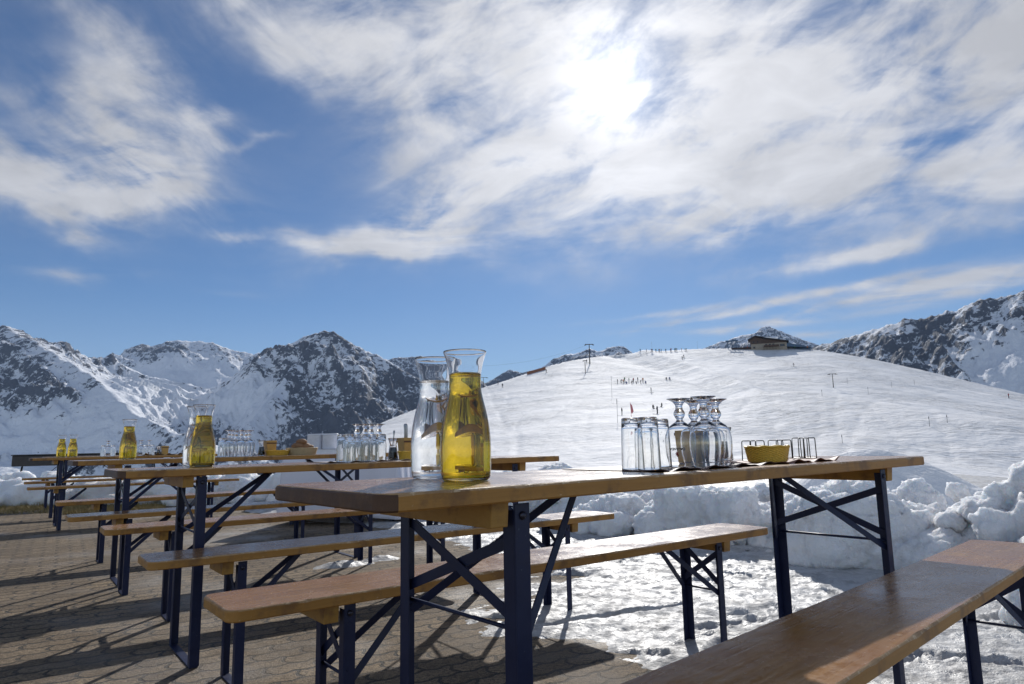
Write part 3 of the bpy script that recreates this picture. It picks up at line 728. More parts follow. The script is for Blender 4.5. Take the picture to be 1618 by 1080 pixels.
def set_of(kind, TW, TZ, ins, L=2.2):
    th = .030 if kind == 'table' else .028; ig = .03; z1 = TZ - th; ft = .012
    root = empty('beer_table' if kind == 'table' else 'beer_bench')
    o = board_mb(L, TW, th, .035 if kind == 'table' else .03, 3 if kind == 'table' else 8, .0022).build('tabletop' if kind == 'table' else 'seat', [M_top, M_side, M_chip, M_end if kind == 'table' else M_side], root)
    o.location = (-L / 2, -TW / 2, z1)
    legw = .036 if kind == 'table' else .032
    for e in (0, 1):
        X = lambda l: (-L / 2 + l) if e == 0 else (L / 2 - l)
        sg = 1 if e == 0 else -1
        # batten under the board, its ends cut at a slant
        bx0, bx1 = X(ins - .055), X(ins - .015); y0, y1 = -TW / 2 + .028, TW / 2 - .028; hb = .046
        mb = MB(); mb.prism([(y0, z1 + .0), (y0 + .004, z1 - hb), (y1 - .004, z1 - hb), (y1, z1)], min(bx0, bx1), max(bx0, bx1), axis='x')
        mb.build('batten', M_batt, root, .002)
        for s2 in (-1, 1):
            yo = s2 * (TW / 2 - ig); yi = yo - s2 * legw
            mb = MB(); x0 = X(ins); x1 = X(ins) + sg * legw; t3 = .003
            ztop = z1 - .006
            # L profile: a flange to the side and one to the end
            mb.box(min(x0, x1), max(x0, x1), min(yo, yo - s2 * t3), max(yo, yo - s2 * t3), 0.004, ztop)
            mb.box(min(x0, x0 + sg * t3), max(x0, x0 + sg * t3), min(yo - s2 * t3, yi), max(yo - s2 * t3, yi), 0.004, ztop - .012)
            leg = mb.build('leg', M_steel, root, .0012)
            bm_ = MB(); bm_.lathe([(0, .006), (.006, .005), (.008, .002), (.008, 0), (0, 0)], 14)
            bo = bm_.build('bolt', M_bolt, leg); bo.location = ((x0 + x1) / 2, yo, ztop - .022); bo.rotation_euler = (R(90) * s2 * -1 if s2 > 0 else R(90), 0, 0)
        yo = TW / 2 - ig
        zt, zb, zr = (z1 - .055, z1 - .22, z1 - .235) if kind == 'table' else (z1 - .03, z1 - .175, z1 - .19)
        mb = MB(); xx = X(ins + .010)
        mb.bar((xx, -yo + .004, zb), (xx, yo - .004, zt), .022, .003, (1, 0, 0)); mb.bar((X(ins + .016), yo - .004, zb + .012), (X(ins + .016), -yo + .004, zt - .012), .022, .003, (1, 0, 0))
        mb.build('cross_brace', M_steel, root, .0008)
        mb = MB(); mb.tube([(X(ins + .02), -yo + .003, zr), (X(ins + .02), yo - .003, zr)], .0042, 10); mb.build('tie_rod', M_steel, root)
        # folding stays: two flats from low on the legs to one hinge under the board
        zs = z1 - .26 if kind == 'table' else z1 - .20; reach = .34 if kind == 'table' else .25
        mb = MB()
        for s2 in (-1, 1):
            mb.bar((X(ins + .022), s2 * (yo - .010), zs), (X(ins + reach), s2 * .018, z1 - .012), .020, .003, (0, 1, 0))
        mb.tube([(X(ins + reach), -.045, z1 - .010), (X(ins + reach), .045, z1 - .010)], .005, 8)
        mb.build('folding_stay', M_steel, root, .0008)
        mb = MB(); mb.box(min(X(ins), X(ins + .032)), max(X(ins), X(ins + .032)), -yo, yo, 0.0, .0038); mb.build('foot_bar', M_steel, root, .0008)
    root['category'] = kind
    return root
TW_, BW_, TZ_, BZ_ = .464, .25, .771, .466
table0 = set_of('table', TW_, TZ_, .29); bench0 = set_of('bench', BW_, BZ_, .30)
TABLES = {}
def place_board(src, x, y, yaw, W, first, label, group, zs=1.0, L=2.2):
    a = R(yaw); cx, cyy = x + math.cos(a) * L / 2 - math.sin(a) * W / 2, y + math.sin(a) * L / 2 + math.cos(a) * W / 2
    if first: o = src; o.location = (cx, cyy, .001); o.rotation_euler = (0, 0, a); o['label'] = label; o['group'] = group
    else: o = dup(src, (cx, cyy, .001), a, label, group)
    o.scale = (1, 1, zs); return o
tb = [('T1', -.2035, 1.078, 40.1, 1.0, 'nearest long brown beer table, its worn dark end holding the two big carafes'),
      ('T2', -1.4997, 2.6295, 36.5, 1.0, 'second beer table from the camera, one wine carafe near its left end'),
      ('T3', -2.735, 4.30, 36.5, 1.025, 'third beer table back, carrying one wine carafe and the bread basket'),
      ('T4', -5.54, 7.93, 36.5, 1.02, 'far beer table at the left carrying two small wine carafes'),
      ('T5', -7.30, 10.75, 36.5, 1.01, 'farthest beer table, empty, its legs showing behind the table of two small carafes')]
for i, (k, x, y, a, zs, lb) in enumerate(tb):
    place_board(table0, x, y, a, TW_, i == 0, lb, 'beer tables in rows on the terrace', zs); TABLES[k] = (x, y, R(a), TZ_ * zs)
bn = [(.2458, .8902, 43.67, 1.0, 'bench in the right foreground with its chipped pale edge running out of the picture'),
      (-.67, 1.658, 37.3, 1.012, 'brown bench right behind the nearest table, ending in front of the snow bank'),
      (-1.237, 2.384, 36.5, 1.012, 'bench between the first and second tables, its glossy seat reflecting blue sky'),
      (-1.97, 3.375, 36.1, 1.012, 'bench just behind the second table, above the shaded paving'),
      (-2.56, 4.02, 36.5, 1.02, 'shiny pale-topped bench in front of the third table'),
      (-3.42, 5.22, 36.5, 1.02, 'narrow-looking bench behind the third table'),
      (-5.24, 7.50, 36.5, 1.02, 'olive brown bench in front of the table with two small carafes'),
      (-6.30, 8.95, 36.5, 1.02, 'thin dark bench behind the table with two small carafes'),
      (-7.25, 10.25, 36.5, 1.02, 'farthest reddish bench, leftmost end nearest the long black box')]
for i, (x, y, a, zs, lb) in enumerate(bn): place_board(bench0, x, y, a, BW_, i == 0, lb, 'beer benches beside the tables', zs)
def on(t, px, wd, dl=0.0):
    """point on a tabletop at distance wd from its near edge, below image column px"""
    x, y, a, z = TABLES[t]; best = None
    for i in range(500):
        l = 2.2 * i / 499; p = Vector((x + math.cos(a) * l - math.sin(a) * wd, y + math.sin(a) * l + math.cos(a) * wd, z)) - Vector((0, 0, EYE))
        q = CX + F * p.dot(cam_r) / p.dot(fwd)
        if best is None or abs(q - px) < best[0]: best = (abs(q - px), l)
    l = best[1] + dl
    return Vector((x + math.cos(a) * l - math.sin(a) * wd, y + math.sin(a) * l + math.cos(a) * wd, z + .0018))

# ---------------------------------------------------------------- carafes
OUT = [(0, 0), (.040, 0), (.0465, .0015), (.0495, .006), (.0510, .015), (.0520, .045), (.0522, .070), (.0510, .095), (.0475, .122), (.0420, .148), (.0365, .170), (.0335, .187), (.0328, .205), (.0345, .225), (.0390, .245), (.0430, .258), (.0448, .2625), (.0452, .2645), (.0448, .2660), (.0436, .2655)]
INN = [(.0425, .262), (.0372, .246), (.0328, .227), (.0308, .206), (.0314, .188), (.0344, .171), (.0400, .148), (.0455, .122), (.0489, .095), (.0501, .070), (.0499, .045), (.0485, .018), (.0450, .010), (.036, .0075), (0, .0085)]
def smooth_prof(p, k=3):
    out = [p[0]]
    for i in range(len(p) - 1):
        p0 = p[max(i - 1, 0)]; p1 = p[i]; p2 = p[i + 1]; p3 = p[min(i + 2, len(p) - 1)]
        for j in range(1, k + 1):
            t = j / k
            out.append(tuple(.5 * (2 * p1[c] + (p2[c] - p0[c]) * t + (2 * p0[c] - 5 * p1[c] + 4 * p2[c] - p3[c]) * t * t + (-p0[c] + 3 * p1[c] - 3 * p2[c] + p3[c]) * t ** 3) for c in (0, 1)))
    return [(max(0, a), b) for a, b in out]
OUTS, INNS = smooth_prof(OUT), smooth_prof(INN)
def carafe(liquid, level, label, group, foam=False):
    root = empty('carafe'); tag(root, label, 'carafe', group)
    mb = MB(); mb.lathe(OUTS + INNS, 72); mb.build('glass_body', M_glass, root)
    g_ = [p for p in INNS if p[1] <= level]; r0 = g_[0][0]
    # the liquid runs a hair into the wall so that no air gap shows
    prof = [(0, level), (r0 * .9, level), (r0 + .0005, level + .0006)] + [(r + (.0006 if r > .01 else 0), z - .0006) for r, z in g_]
    mb = MB(); mb.lathe(prof, 72); lq = mb.build('wine' if liquid is M_wine else 'water', liquid, root)
    if foam:
        mb = MB(); mb.lathe([(r0 - .006, level + .0012), (r0 - .001, level + .003), (r0 - .0003, level + .0012), (r0 - .003, level + .0003)], 48, closed=True)
        mb.build('froth', simple('pale_froth', (.75, .72, .55), .5), lq)
    return root
W0 = carafe(M_wine, .217, 'large carafe of golden wine in front, on the end of the nearest table', 'wine carafes', True); W0.location = on('T1', 735, .20)
Q0 = carafe(M_water, .214, 'large carafe of clear water right behind the wine on the nearest table', 'water carafes'); Q0.location = on('T1', 687.5, .335)
dup(W0, on('T2', 318, .20), .3, 'wine carafe standing alone in colour on the second table, water carafe behind it')
dup(Q0, on('T2', 308, .33), .3, 'water carafe half hidden behind the wine on the second table')
dup(W0, on('T3', 202, .22), .5, 'single wine carafe near the end of the third table')
dup(W0, on('T4', 114, .20), .5, 'right and larger looking of the two small wine carafes on the far left table')
dup(W0, on('T4', 96, .33), .7, 'left and smaller looking of the two small wine carafes on the far left table')

# ---------------------------------------------------------------- upturned glasses
GOB = [(0, .1870), (.012, .1875), (.030, .1895), (.0340, .1890), (.0340, .1880), (.027, .1850), (.018, .1800), (.0120, .1735), (.0098, .166), (.0110, .158), (.0155, .150), (.0160, .144), (.0120, .136), (.0090, .131), (.0100, .126), (.018, .1200), (.029, .1115), (.0375, .097), (.0412, .078), (.0418, .060), (.0395, .033), (.0335, .006), (.0326, .0004),
       (.0316, .0006), (.0322, .006), (.0383, .033), (.0405, .060), (.0399, .078), (.0362, .0965), (.028, .1095), (.012, .1175), (0, .1185)]
TUM = [(0, .133), (.018, .1335), (.0232, .1325), (.0250, .130), (.0255, .120), (.0262, .100), (.0275, .06), (.0290, .004), (.0288, .0004), (.0272, .0005), (.0272, .004), (.0258, .06), (.0245, .105), (.0225, .1185), (.012, .1195), (0, .119)]
g0 = empty('wine_goblet'); tag(g0, 'x', 'wine glass', 'upturned stemmed glasses')
mb = MB(); mb.lathe(smooth_prof(GOB, 2), 40); mb.build('glass_body', M_glass, g0)
t0_ = empty('tumbler'); tag(t0_, 'x', 'glass', 'upturned tumblers')
mb = MB(); mb.lathe(TUM, 40, fn=lambda a, z: 1 + .012 * math.cos(10 * a) * (z > .01)); mb.build('glass_body', M_glass, t0_)
first = {}
def put(src, t, px, wd, label, rz=0.0, dl=0):
    p = on(t, px, wd, dl)
    if src.name not in first: first[src.name] = 1; src.location = p; src.rotation_euler = (0, 0, rz); src['label'] = label; return src
    return dup(src, p, rz, label)
gob1 = put(g0, 'T1', 1078, .23, 'upturned wine glass with a printed beer logo, leftmost of the goblets on the nearest table')
for px, wd, lb in [(1117, .14, 'upturned wine glass standing in front among the goblets on the nearest table'),
                   (1100, .26, 'upturned wine glass tucked just right of the logo glass on the nearest table'),
                   (1136, .20, 'rightmost upturned wine glass on the nearest table, beside the yellow basket'),
                   (1128, .33, 'upturned wine glass at the back of the goblets on the nearest table')]:
    put(g0, 'T1', px, wd, lb, px)
for px, wd, lb in [(1000, .22, 'leftmost upturned tumbler on the nearest table'), (1021, .30, 'upturned tumbler second from the left on the nearest table'),
                   (1027, .17, 'upturned tumbler nearest the table edge, in the middle of four on the nearest table'), (1046, .26, 'upturned tumbler next to the logo glass on the nearest table')]:
    put(t0_, 'T1', px, wd, lb)
for i, (px, wd) in enumerate([(540, .20), (551, .30), (553, .14), (566, .24), (577, .16), (590, .22), (601, .18)]):
    put(t0_, 'T2', px, wd, ['leftmost upturned tumbler of the cluster on the second table'] [0] if i == 0 else 'upturned tumbler within the dense cluster of glasses on the second table')
for i, (px, wd) in enumerate([(563, .38), (576, .36), (586, .40), (598, .36)]):
    put(g0, 'T2', px, wd, ['leftmost tall goblet standing behind the tumblers on the second table', 'tall goblet second from left behind the tumblers on the second table',
                           'tall goblet third from left behind the tumblers on the second table', 'rightmost tall goblet behind the tumblers, beside the dark pepper jar'][i])
for i, (px, wd) in enumerate([(350, .16), (357, .3), (366, .2), (372, .34), (380, .18), (388, .3), (393, .2), (361, .1)]):
    put(t0_ if i in (0, 1) else g0, 'T3', px, wd, 'small upturned tumbler at the left of the glass cluster on the third table' if i in (0, 1) else 'small upturned goblet in the cluster on the third table left of its pepper jar')
for i, (px, wd) in enumerate([(162, .2), (170, .3), (178, .2), (222, .2), (229, .3), (235, .2), (240, .32)]):
    put(g0 if i % 2 else t0_, 'T4', px, wd, 'tiny upturned %s on the far left table, %s of the bigger single carafe' % ('goblet' if i % 2 else 'tumbler', 'left' if px < 200 else 'right'))
# printed logo on the first goblet (upside down, as the glass is)
cu_ = bpy.data.curves.new('lettering', 'FONT'); cu_.body = 'CALANDA'; cu_.size = .0092; cu_.offset = .00045; cu_.space_character = 1.05; cu_.align_x = 'CENTER'; cu_.extrude = 0
to = bpy.data.objects.new('lettering', cu_); C.objects.link(to)
me = bpy.data.meshes.new_from_object(to.evaluated_get(bpy.context.evaluated_depsgraph_get())); bpy.data.objects.remove(to)
face = math.atan2(-gob1.location.y, -gob1.location.x)
def wrap(me, z0, rad=.0423):
    for v in me.vertices:
        th = face - .27 - v.co.x / rad; zz = z0 - v.co.y
        v.co = Vector((rad * math.cos(th), rad * math.sin(th), zz))
wrap(me, .052); me.materials.append(simple('dark_blue_print', (.008, .008, .03), .5)); me.name = 'lettering'
lo = bpy.data.objects.new('lettering', me); C.objects.link(lo); lo.parent = gob1
mb = MB()
for a, b in [((-.004, .014), (.003, .002)), ((.004, .013), (-.003, .003)), ((0, .016), (0, .009)), ((-.003, .009), (.005, .007))]:
    mb.bar((a[0], a[1], 0), (b[0], b[1], 0), .0022, .0002, (0, 0, 1))
em = mb.build('emblem', simple('red_print', (.30, .02, .02), .5), gob1)
for v in em.data.vertices:
    th = face + (-v.co.x / .0425) - .27; v.co = Vector((.0424 * math.cos(th), .0424 * math.sin(th), .028 + (.016 - v.co.y)))

# ---------------------------------------------------------------- mats, baskets, racks, jars, holders
def mat_sheet(t, px, wd, lx, ly, label, colr, curl=.004, seed=0, th=.0012, zoff=0.0, curlside=-1):
    nx, ny = 60, 40; p = on(t, px, wd); a = TABLES[t][2]
    xs = np.linspace(-lx / 2, lx / 2, nx); ys = np.linspace(-ly / 2, ly / 2, ny); X_, Y_ = np.meshgrid(xs, ys, indexing='ij')
    e = np.clip((np.abs(Y_) / (ly / 2) - .72) / .28, 0, 1) * (Y_ * curlside > 0) + .35 * np.clip((np.abs(X_) / (lx / 2) - .85) / .15, 0, 1)
    Z_ = curl * e * (1.1 + np.sin(X_ * 48 + seed) + .6 * np.sin(X_ * 95 + 2 * seed)) * .8 + .0004 * (1 + fbm(X_ * 20, Y_ * 20, oct=3, seed=seed))
    V = np.stack([X_.ravel(), Y_.ravel(), Z_.ravel()], 1); n = len(V); f = grid_faces(nx, ny)
    V2 = V + [0, 0, th]; bord = list(range(0, n, ny)) + list(range(n - ny, n)) + list(range(n - 1, -1, -ny)) + list(range(ny - 1, -1, -1))
    q = [(bord[i], bord[i + 1], bord[i + 1] + n, bord[i] + n) for i in range(len(bord) - 1) if bord[i] != bord[i + 1]]
    F_ = np.concatenate([f[:, ::-1], f + n, np.array(q)])
    o = np_mesh('placemat', np.concatenate([V, V2]), F_, simple('placemat_paper_%d' % seed, colr, .6), True)
    o.location = p + Vector((0, 0, zoff - .0014)); o.rotation_euler = (0, 0, a); tag(o, label, 'placemat', 'paper placemats under the glasses'); return o
# glasses stand on the mats, so the mats are thin and lie flush with their rims
mat_sheet('T1', 1062, .235, .52, .33, 'large dark-edged mat under the glasses of the nearest table, its front rim curled', (.085, .045, .040), .0045, 3)
mat_sheet('T1', 1222, .20, .36, .26, 'wavy rust-coloured mat under the yellow basket of the nearest table', (.22, .10, .075), .0055, 5)
mat_sheet('T2', 578, .24, .50, .34, 'pale mat under the cluster of glasses on the second table', (.55, .50, .48), .004, 7)
mat_sheet('T4', 268, .24, .62, .34, 'tan mat at the far end of the far left table', (.36, .24, .13), .012, 9)

def weave(nm, mt_, root, rx, ry, h, flare, n=120, rows=14):
    mb = MB(); prof = []; out = []
    for i in range(rows * 3 + 1):
        z = h * i / (rows * 3); out.append((1 + flare * z / h, z))
    prof = [(0, .001)] + [(.55, .0)] + [(.96, .0)] + out + [(1 + flare - .05, h), ] + [(1 + flare * z / h - .05, z) for _, z in reversed(out[2:])] + [(.9, .004), (0, .004)]
    def fn(a, z): 
        row = int(z / h * rows + .001); return 1 + .028 * math.sin(a * 22 + math.pi * row) * (z > .002) + .010 * math.sin(z / h * rows * 2 * math.pi) * (z > .002)
    mb.lathe([(r, z) for r, z in prof], n, fn=fn, sx=rx, sy=ry); return mb.build(nm, mt_, root)
M_yel = simple('yellow_woven_straw', (.72, .43, .045), .45, var=.45, scale=160)
M_tan = simple('pale_woven_straw', (.50, .40, .24), .6, var=.4, scale=120)
def basket(t, px, wd, rx, ry, h, label, m_=None, rz=None):
    root = empty('basket', on(t, px, wd), TABLES[t][2] if rz is None else rz); tag(root, label, 'basket', 'woven baskets on the tables')
    b = weave('basket_body', m_ or M_yel, root, rx, ry, h, .16)
    mb = MB(); pts = [(rx * 1.15 * math.cos(a), ry * 1.15 * math.sin(a), h + .0015 * math.sin(a * 9)) for a in np.linspace(0, 2 * math.pi, 72, endpoint=False)]
    mb.tube(pts, .0032, 8, closed=True); mb.build('rim', m_ or M_yel, root); return root
basket('T1', 1214, .175, .066, .052, .046, 'yellow woven oval basket on the wavy mat of the nearest table').location.z += .002
basket('T2', 650, .20, .060, .05, .042, 'yellow woven basket right of the pepper jar on the second table')
basket('T3', 438, .20, .075, .055, .036, 'low yellow woven basket beside the jar on the third table')
bb = basket('T3', 477, .22, .105, .075, .05, 'pale straw bread basket filled with rolls on the third table', M_tan)
M_bread = simple('brown_bread_crust', (.24, .13, .065), .7, var=.5, scale=40)
for i, (dx_, dz_, s, px) in enumerate([(-.035, .066, (.05, .034, .028), 0), (.02, .062, (.05, .036, .03), 0), (-.005, .098, (.045, .034, .025), 0), (.062, .058, (.032, .03, .02), 0)]):
    v, f = ICO; v2 = v * np.array(s) * (1 + .06 * fbm(v[:, 0] * 2, v[:, 1] * 2, v[:, 2] * 2, seed=i)[:, None])
    o = np_mesh('bread_roll', v2, f, M_bread); a = TABLES['T3'][2]; o.location = bb.location + Vector((math.cos(a) * dx_, math.sin(a) * dx_, dz_))
    tag(o, ['bread roll at the left in the pale straw basket', 'bread roll in the middle of the pale straw basket', 'bread roll lying on top of the others in the straw basket', 'small bread roll at the right in the pale straw basket'][i], 'bread', 'bread rolls in the basket')
def wire_rack(t, px, wd, L_, D_, H_, hoops, label):
    root = empty('wire_rack', on(t, px, wd), TABLES[t][2]); tag(root, label, 'rack', 'wire menu racks')
    mb = MB(); r = .0017
    mb.tube([(-L_ / 2, -D_ / 2, r), (L_ / 2, -D_ / 2, r), (L_ / 2, D_ / 2, r), (-L_ / 2, D_ / 2, r)], r, 8, closed=True); mb.build('base_frame', M_wire, root)
    for i in range(hoops):
        y = -D_ / 2 + D_ * i / max(1, hoops - 1); mb = MB(); c = .006
        w2 = L_ / 2 * (1 if i in (0, hoops - 1) else .7)
        mb.tube([(-w2, y, r), (-w2 + .002, y, H_ - c), (-w2 + .002 + c * .3, y, H_ - c * .3), (-w2 + .002 + c, y, H_), (w2 - c - .002, y, H_), (w2 - .002 - c * .3, y, H_ - c * .3), (w2 - .002, y, H_ - c), (w2, y, r)], r, 8)
        mb.build('hoop', M_wire, root)
    return root
wire_rack('T1', 1192, .30, .058, .05, .066, 3, 'leftmost wire rack, half hidden behind the yellow basket')
wire_rack('T1', 1234, .32, .070, .05, .066, 3, 'middle wire rack peeking out over the yellow basket')
wire_rack('T1', 1272, .27, .062, .055, .072, 4, 'rightmost wire rack standing free beside the yellow basket')
def holder(t, px, wd, label, s=1.0):
    root = empty('cutlery_holder', on(t, px, wd), TABLES[t][2]); tag(root, label, 'holder', 'wooden cutlery holders')
    mt_ = bpy.data.materials.get('light_bamboo') or simple('light_bamboo', (.50, .32, .10), .5, var=.3, scale=25)
    mb = MB(); h = .115 * s; a, b = .033 * s, .040 * s; ti = .004
    def ring(q, z): return [(-q, -q, z), (q, -q, z), (q, q, z), (-q, q, z)]
    vs = ring(a, 0) + ring(b, h) + ring(b - ti, h) + ring(a - ti, ti)
    fs = [(3, 2, 1, 0)] + [(i, (i + 1) % 4, 4 + (i + 1) % 4, 4 + i) for i in range(4)] + [(4 + i, 4 + (i + 1) % 4, 8 + (i + 1) % 4, 8 + i) for i in range(4)] + [(8 + i, 8 + (i + 1) % 4, 12 + (i + 1) % 4, 12 + i) for i in range(4)] + [(12, 13, 14, 15)]
    mb._add(vs, fs); mb.build('cup', mt_, root, .0015)
    mb = MB(); mb.box(-b - .001, b + .001, -b - .001, -b + .0005, h * .78, h * .86); mb.box(-b - .001, b + .001, b - .0005, b + .001, h * .78, h * .86); mb.build('band', M_brown, root)
    return root
def cutlery(p, lean, rz, L_, kind, label, m_):
    root = empty('knife' if kind == 'k' else 'fork', p, rz); root.rotation_euler = (lean, 0, rz); tag(root, label, 'cutlery', 'cutlery in the holders')
    mb = MB(); mb.tube([(0, 0, L_ * .45), (0, 0, L_ * .6), (0, 0, L_ * .95), (0, 0, L_)], [.003, .0048, .0062, .0035], 10); mb.build('handle', m_, root)
    mb = MB()
    if kind == 'k': mb.prism([(-.006, .0), (.004, .0), (.006, L_ * .2), (.006, L_ * .45), (-.004, L_ * .45)], -.0007, .0007, axis='y')
    else:
        mb.box(-.003, .003, -.001, .001, L_ * .25, L_ * .45)
        mb.box(-.010, .010, -.001, .001, L_ * .17, L_ * .25)
        for q in (-.009, -.003, .003, .009): mb.box(q - .0013, q + .0013, -.001, .001, 0.0, L_ * .17)
    mb.build('blade' if kind == 'k' else 'tines', M_cut, root); return root
def jar(t, px, wd, label):
    root = empty('pepper_jar', on(t, px, wd)); tag(root, label, 'jar', 'glass pepper jars')
    mb = MB(); o_ = [(0, 0), (.022, 0), (.026, .002), (.0262, .012), (.022, .05), (.019, .072), (.017, .08), (.021, .095), (.026, .112), (.0265, .1135)]
    i_ = [(.0255, .1125), (.0195, .095), (.0155, .08), (.0172, .071), (.0200, .05), (.0240, .014), (.020, .006), (0, .006)]
    mb.lathe(o_ + i_, 32); mb.build('glass_body', M_glass, root)
    mb = MB(); mb.lathe([(0, .066), (.0168, .066), (.0192, .05), (.0232, .0145), (.0195, .0075), (0, .0075)], 28); mb.build('peppercorns', M_dark, root); return root
h1 = holder('T1', 1094, .40, 'wooden cutlery holder behind the goblets of the nearest table', 1.0)
cutlery(h1.location + Vector((.016, .006, .006)), R(-3), .3, .205, 'k', 'brown-handled knife rising above the goblets on the nearest table', M_brown)
cutlery(h1.location + Vector((-.008, -.01, .006)), R(6), 1.2, .185, 'f', 'fork in the holder behind the goblets of the nearest table', M_cut)
jar('T1', 1146, .40, 'dark pepper jar seen through the rightmost goblets of the nearest table')
h2 = holder('T2', 643, .36, 'wooden cutlery holder full of knives and forks on the second table', 1.0)
for i, (dx_, dy_, le, rz, kd, m_) in enumerate([(-.016, 0, 4, .6, 'k', M_cut), (.0, .012, -5, 1.8, 'f', M_cut), (.014, -.01, 8, 1.3, 'k', M_brown), (.02, .014, 10, 1.6, 'f', M_cut), (.005, -.016, -3, 2.5, 'k', M_cut)]):
    cutlery(h2.location + Vector((dx_, dy_, .006)), R(le), rz, .185, kd, ['tall knife, leftmost in the holder of the second table', 'fork in the middle of the holder of the second table', 'brown-handled knife leaning in the holder of the second table', 'fork leaning furthest right in the holder of the second table', 'short knife in front in the holder of the second table'][i], m_)
jar('T2', 621, .30, 'dark pepper jar between the glasses and the cutlery holder on the second table')
jp = on('T2', 621, .30)
for i, (le, rz, dx_) in enumerate([(8, 2.0, -.004), (-4, .4, .005)]):
    root = empty('spoon', jp + Vector((dx_, 0, .068))); root.rotation_euler = (R(le), 0, rz); tag(root, ['spoon handle tilting left out of the pepper jar of the second table', 'short upright spoon handle in the pepper jar of the second table'][i], 'spoon', 'spoons in the pepper jar')
    mb = MB(); mb.tube([(0, 0, 0), (0, 0, .05), (0, 0, .075), (0, 0, .085)], [.0015, .002, .0045, .003], 8); mb.build('handle', M_cut, root)
holder('T3', 427, .34, 'wooden cutlery holder on the third table beside the dark jar', .98); jar('T3', 413, .26, 'dark pepper jar left of the holder on the third table')
holder('T4', 260, .34, 'small wooden cutlery holder on the far left table'); jar('T4', 250, .28, 'tiny dark pepper jar on the far left table')

# ---------------------------------------------------------------- buffet table under a white cloth, with trays and pots
def cloth_table():
    dd = 8.2
    cA, cB = far(449, 700, dd), far(628, 700, dd - .45); u = (cB - cA); u.z = 0; L_ = u.length; u.normalize(); rz = math.atan2(u.y, u.x); Wd = .7; zt = .725
    c = (cA + cB) / 2; c = Vector((c.x, c.y, 0)) + Vector((-u.y, u.x, 0)) * Wd / 2
    root = empty('buffet_table', c, rz); tag(root, 'buffet table hidden under a long white cloth behind the third table', 'table')
    mb = MB(); mb.box(-L_ / 2 + .01, L_ / 2 - .01, -Wd / 2 + .01, Wd / 2 - .01, zt - .03, zt); mb.build('tabletop', M_side, root)
    for sx in (-1, 1):
        for sy in (-1, 1): mb = MB(); mb.box(sx * (L_ / 2 - .08) - .02, sx * (L_ / 2 - .08) + .02, sy * (Wd / 2 - .08) - .02, sy * (Wd / 2 - .08) + .02, .001, zt - .03); mb.build('leg', M_steel, root)
    # cloth: closed skirt with folds, hanging from the edge
    per = []; n = 360; tot_ = 2 * (L_ + Wd)
    for k in range(n):
        s = tot_ * k / n
        if s < L_: p = (-L_ / 2 + s, -Wd / 2)
        elif s < L_ + Wd: p = (L_ / 2, -Wd / 2 + s - L_)
        elif s < 2 * L_ + Wd: p = (L_ / 2 - (s - L_ - Wd), Wd / 2)
        else: p = (-L_ / 2, Wd / 2 - (s - 2 * L_ - Wd))
        per.append((s, p))
    V = []; rows = 14
    for j in range(rows):
        t = j / (rows - 1); z = zt + .006 - t * (zt - .07)
        for s, p in per:
            f_ = t ** .7 * (.022 * math.sin(s * 9.5 + 2 * math.sin(s * 2.1)) + .012 * math.sin(s * 23 + 1.3)) + .006 + .03 * t
            q = Vector((p[0] / (L_ / 2), p[1] / (Wd / 2), 0)); nx_ = 1 if abs(q.x) > .999 else 0; ny_ = 1 if abs(q.y) > .999 else 0
            V.append((p[0] + math.copysign(f_, p[0]) * nx_, p[1] + math.copysign(f_, p[1]) * ny_, z + (.03 * math.sin(s * 3) * t)))
    Fq = [(j * n + k, j * n + (k + 1) % n, (j + 1) * n + (k + 1) % n, (j + 1) * n + k) for j in range(rows - 1) for k in range(n)]
    mb = MB(); mb._add(V, Fq, smooth=True); mb._add([V[k] for k in range(n)], [tuple(range(n))])
    cl_ = mb.build('tablecloth', simple('white_cotton_cloth', (.72, .71, .78), .85, var=.03))
    so_ = cl_.modifiers.new('s', 'SOLIDIFY'); so_.thickness = .002; so_.offset = 1
    cl_.location = c; cl_.rotation_euler = (0, 0, rz); tag(cl_, 'long white cloth hanging in soft folds over the buffet table', 'tablecloth')
    return c, rz, zt + .009
bc, brz, bzt = cloth_table()
def onb(px, z, back=.1):
    a, _ = azel(px, 710); nrm = Vector((-math.sin(brz), math.cos(brz))); c2 = Vector((bc.x, bc.y)) - nrm * .35 + nrm * back
    d = Vector((math.sin(a), math.cos(a))); t = c2.dot(nrm) / d.dot(nrm); return Vector((d.x * t, d.y * t, z))
tr = empty('serving_tray', onb(513, bzt, .17), brz); tag(tr, 'white rectangular tray carrying the two white pots on the buffet', 'tray')
mb = MB(); mb.prism([(-.20, .085), (-.185, .0), (.185, 0), (.20, .085)], -.13, .13, axis='y'); mb.build('tray_body', M_white, tr, .004)
mb = MB(); mb.box(-.205, .205, -.135, .135, .0855, .091); mb.build('rim', M_white, tr, .002)
for i, px in enumerate((498, 521.5)):
    p = empty('white_pot', onb(px, bzt + .0915, .17), brz); tag(p, ['left white cylindrical pot on the buffet tray', 'right white cylindrical pot on the buffet tray'][i], 'pot', 'white pots on the buffet')
    mb = MB(); mb.lathe([(0, 0), (.082, 0), (.088, .006), (.089, .160), (.0905, .168), (.087, .172), (.084, .168), (.083, .012), (0, .010)], 48); mb.build('pot_body', M_white, p)
    mb = MB(); mb.lathe([(.0895, .150), (.0925, .153), (.0925, .160), (.0895, .163)], 48, closed=True); mb.build('rim', M_white, p)

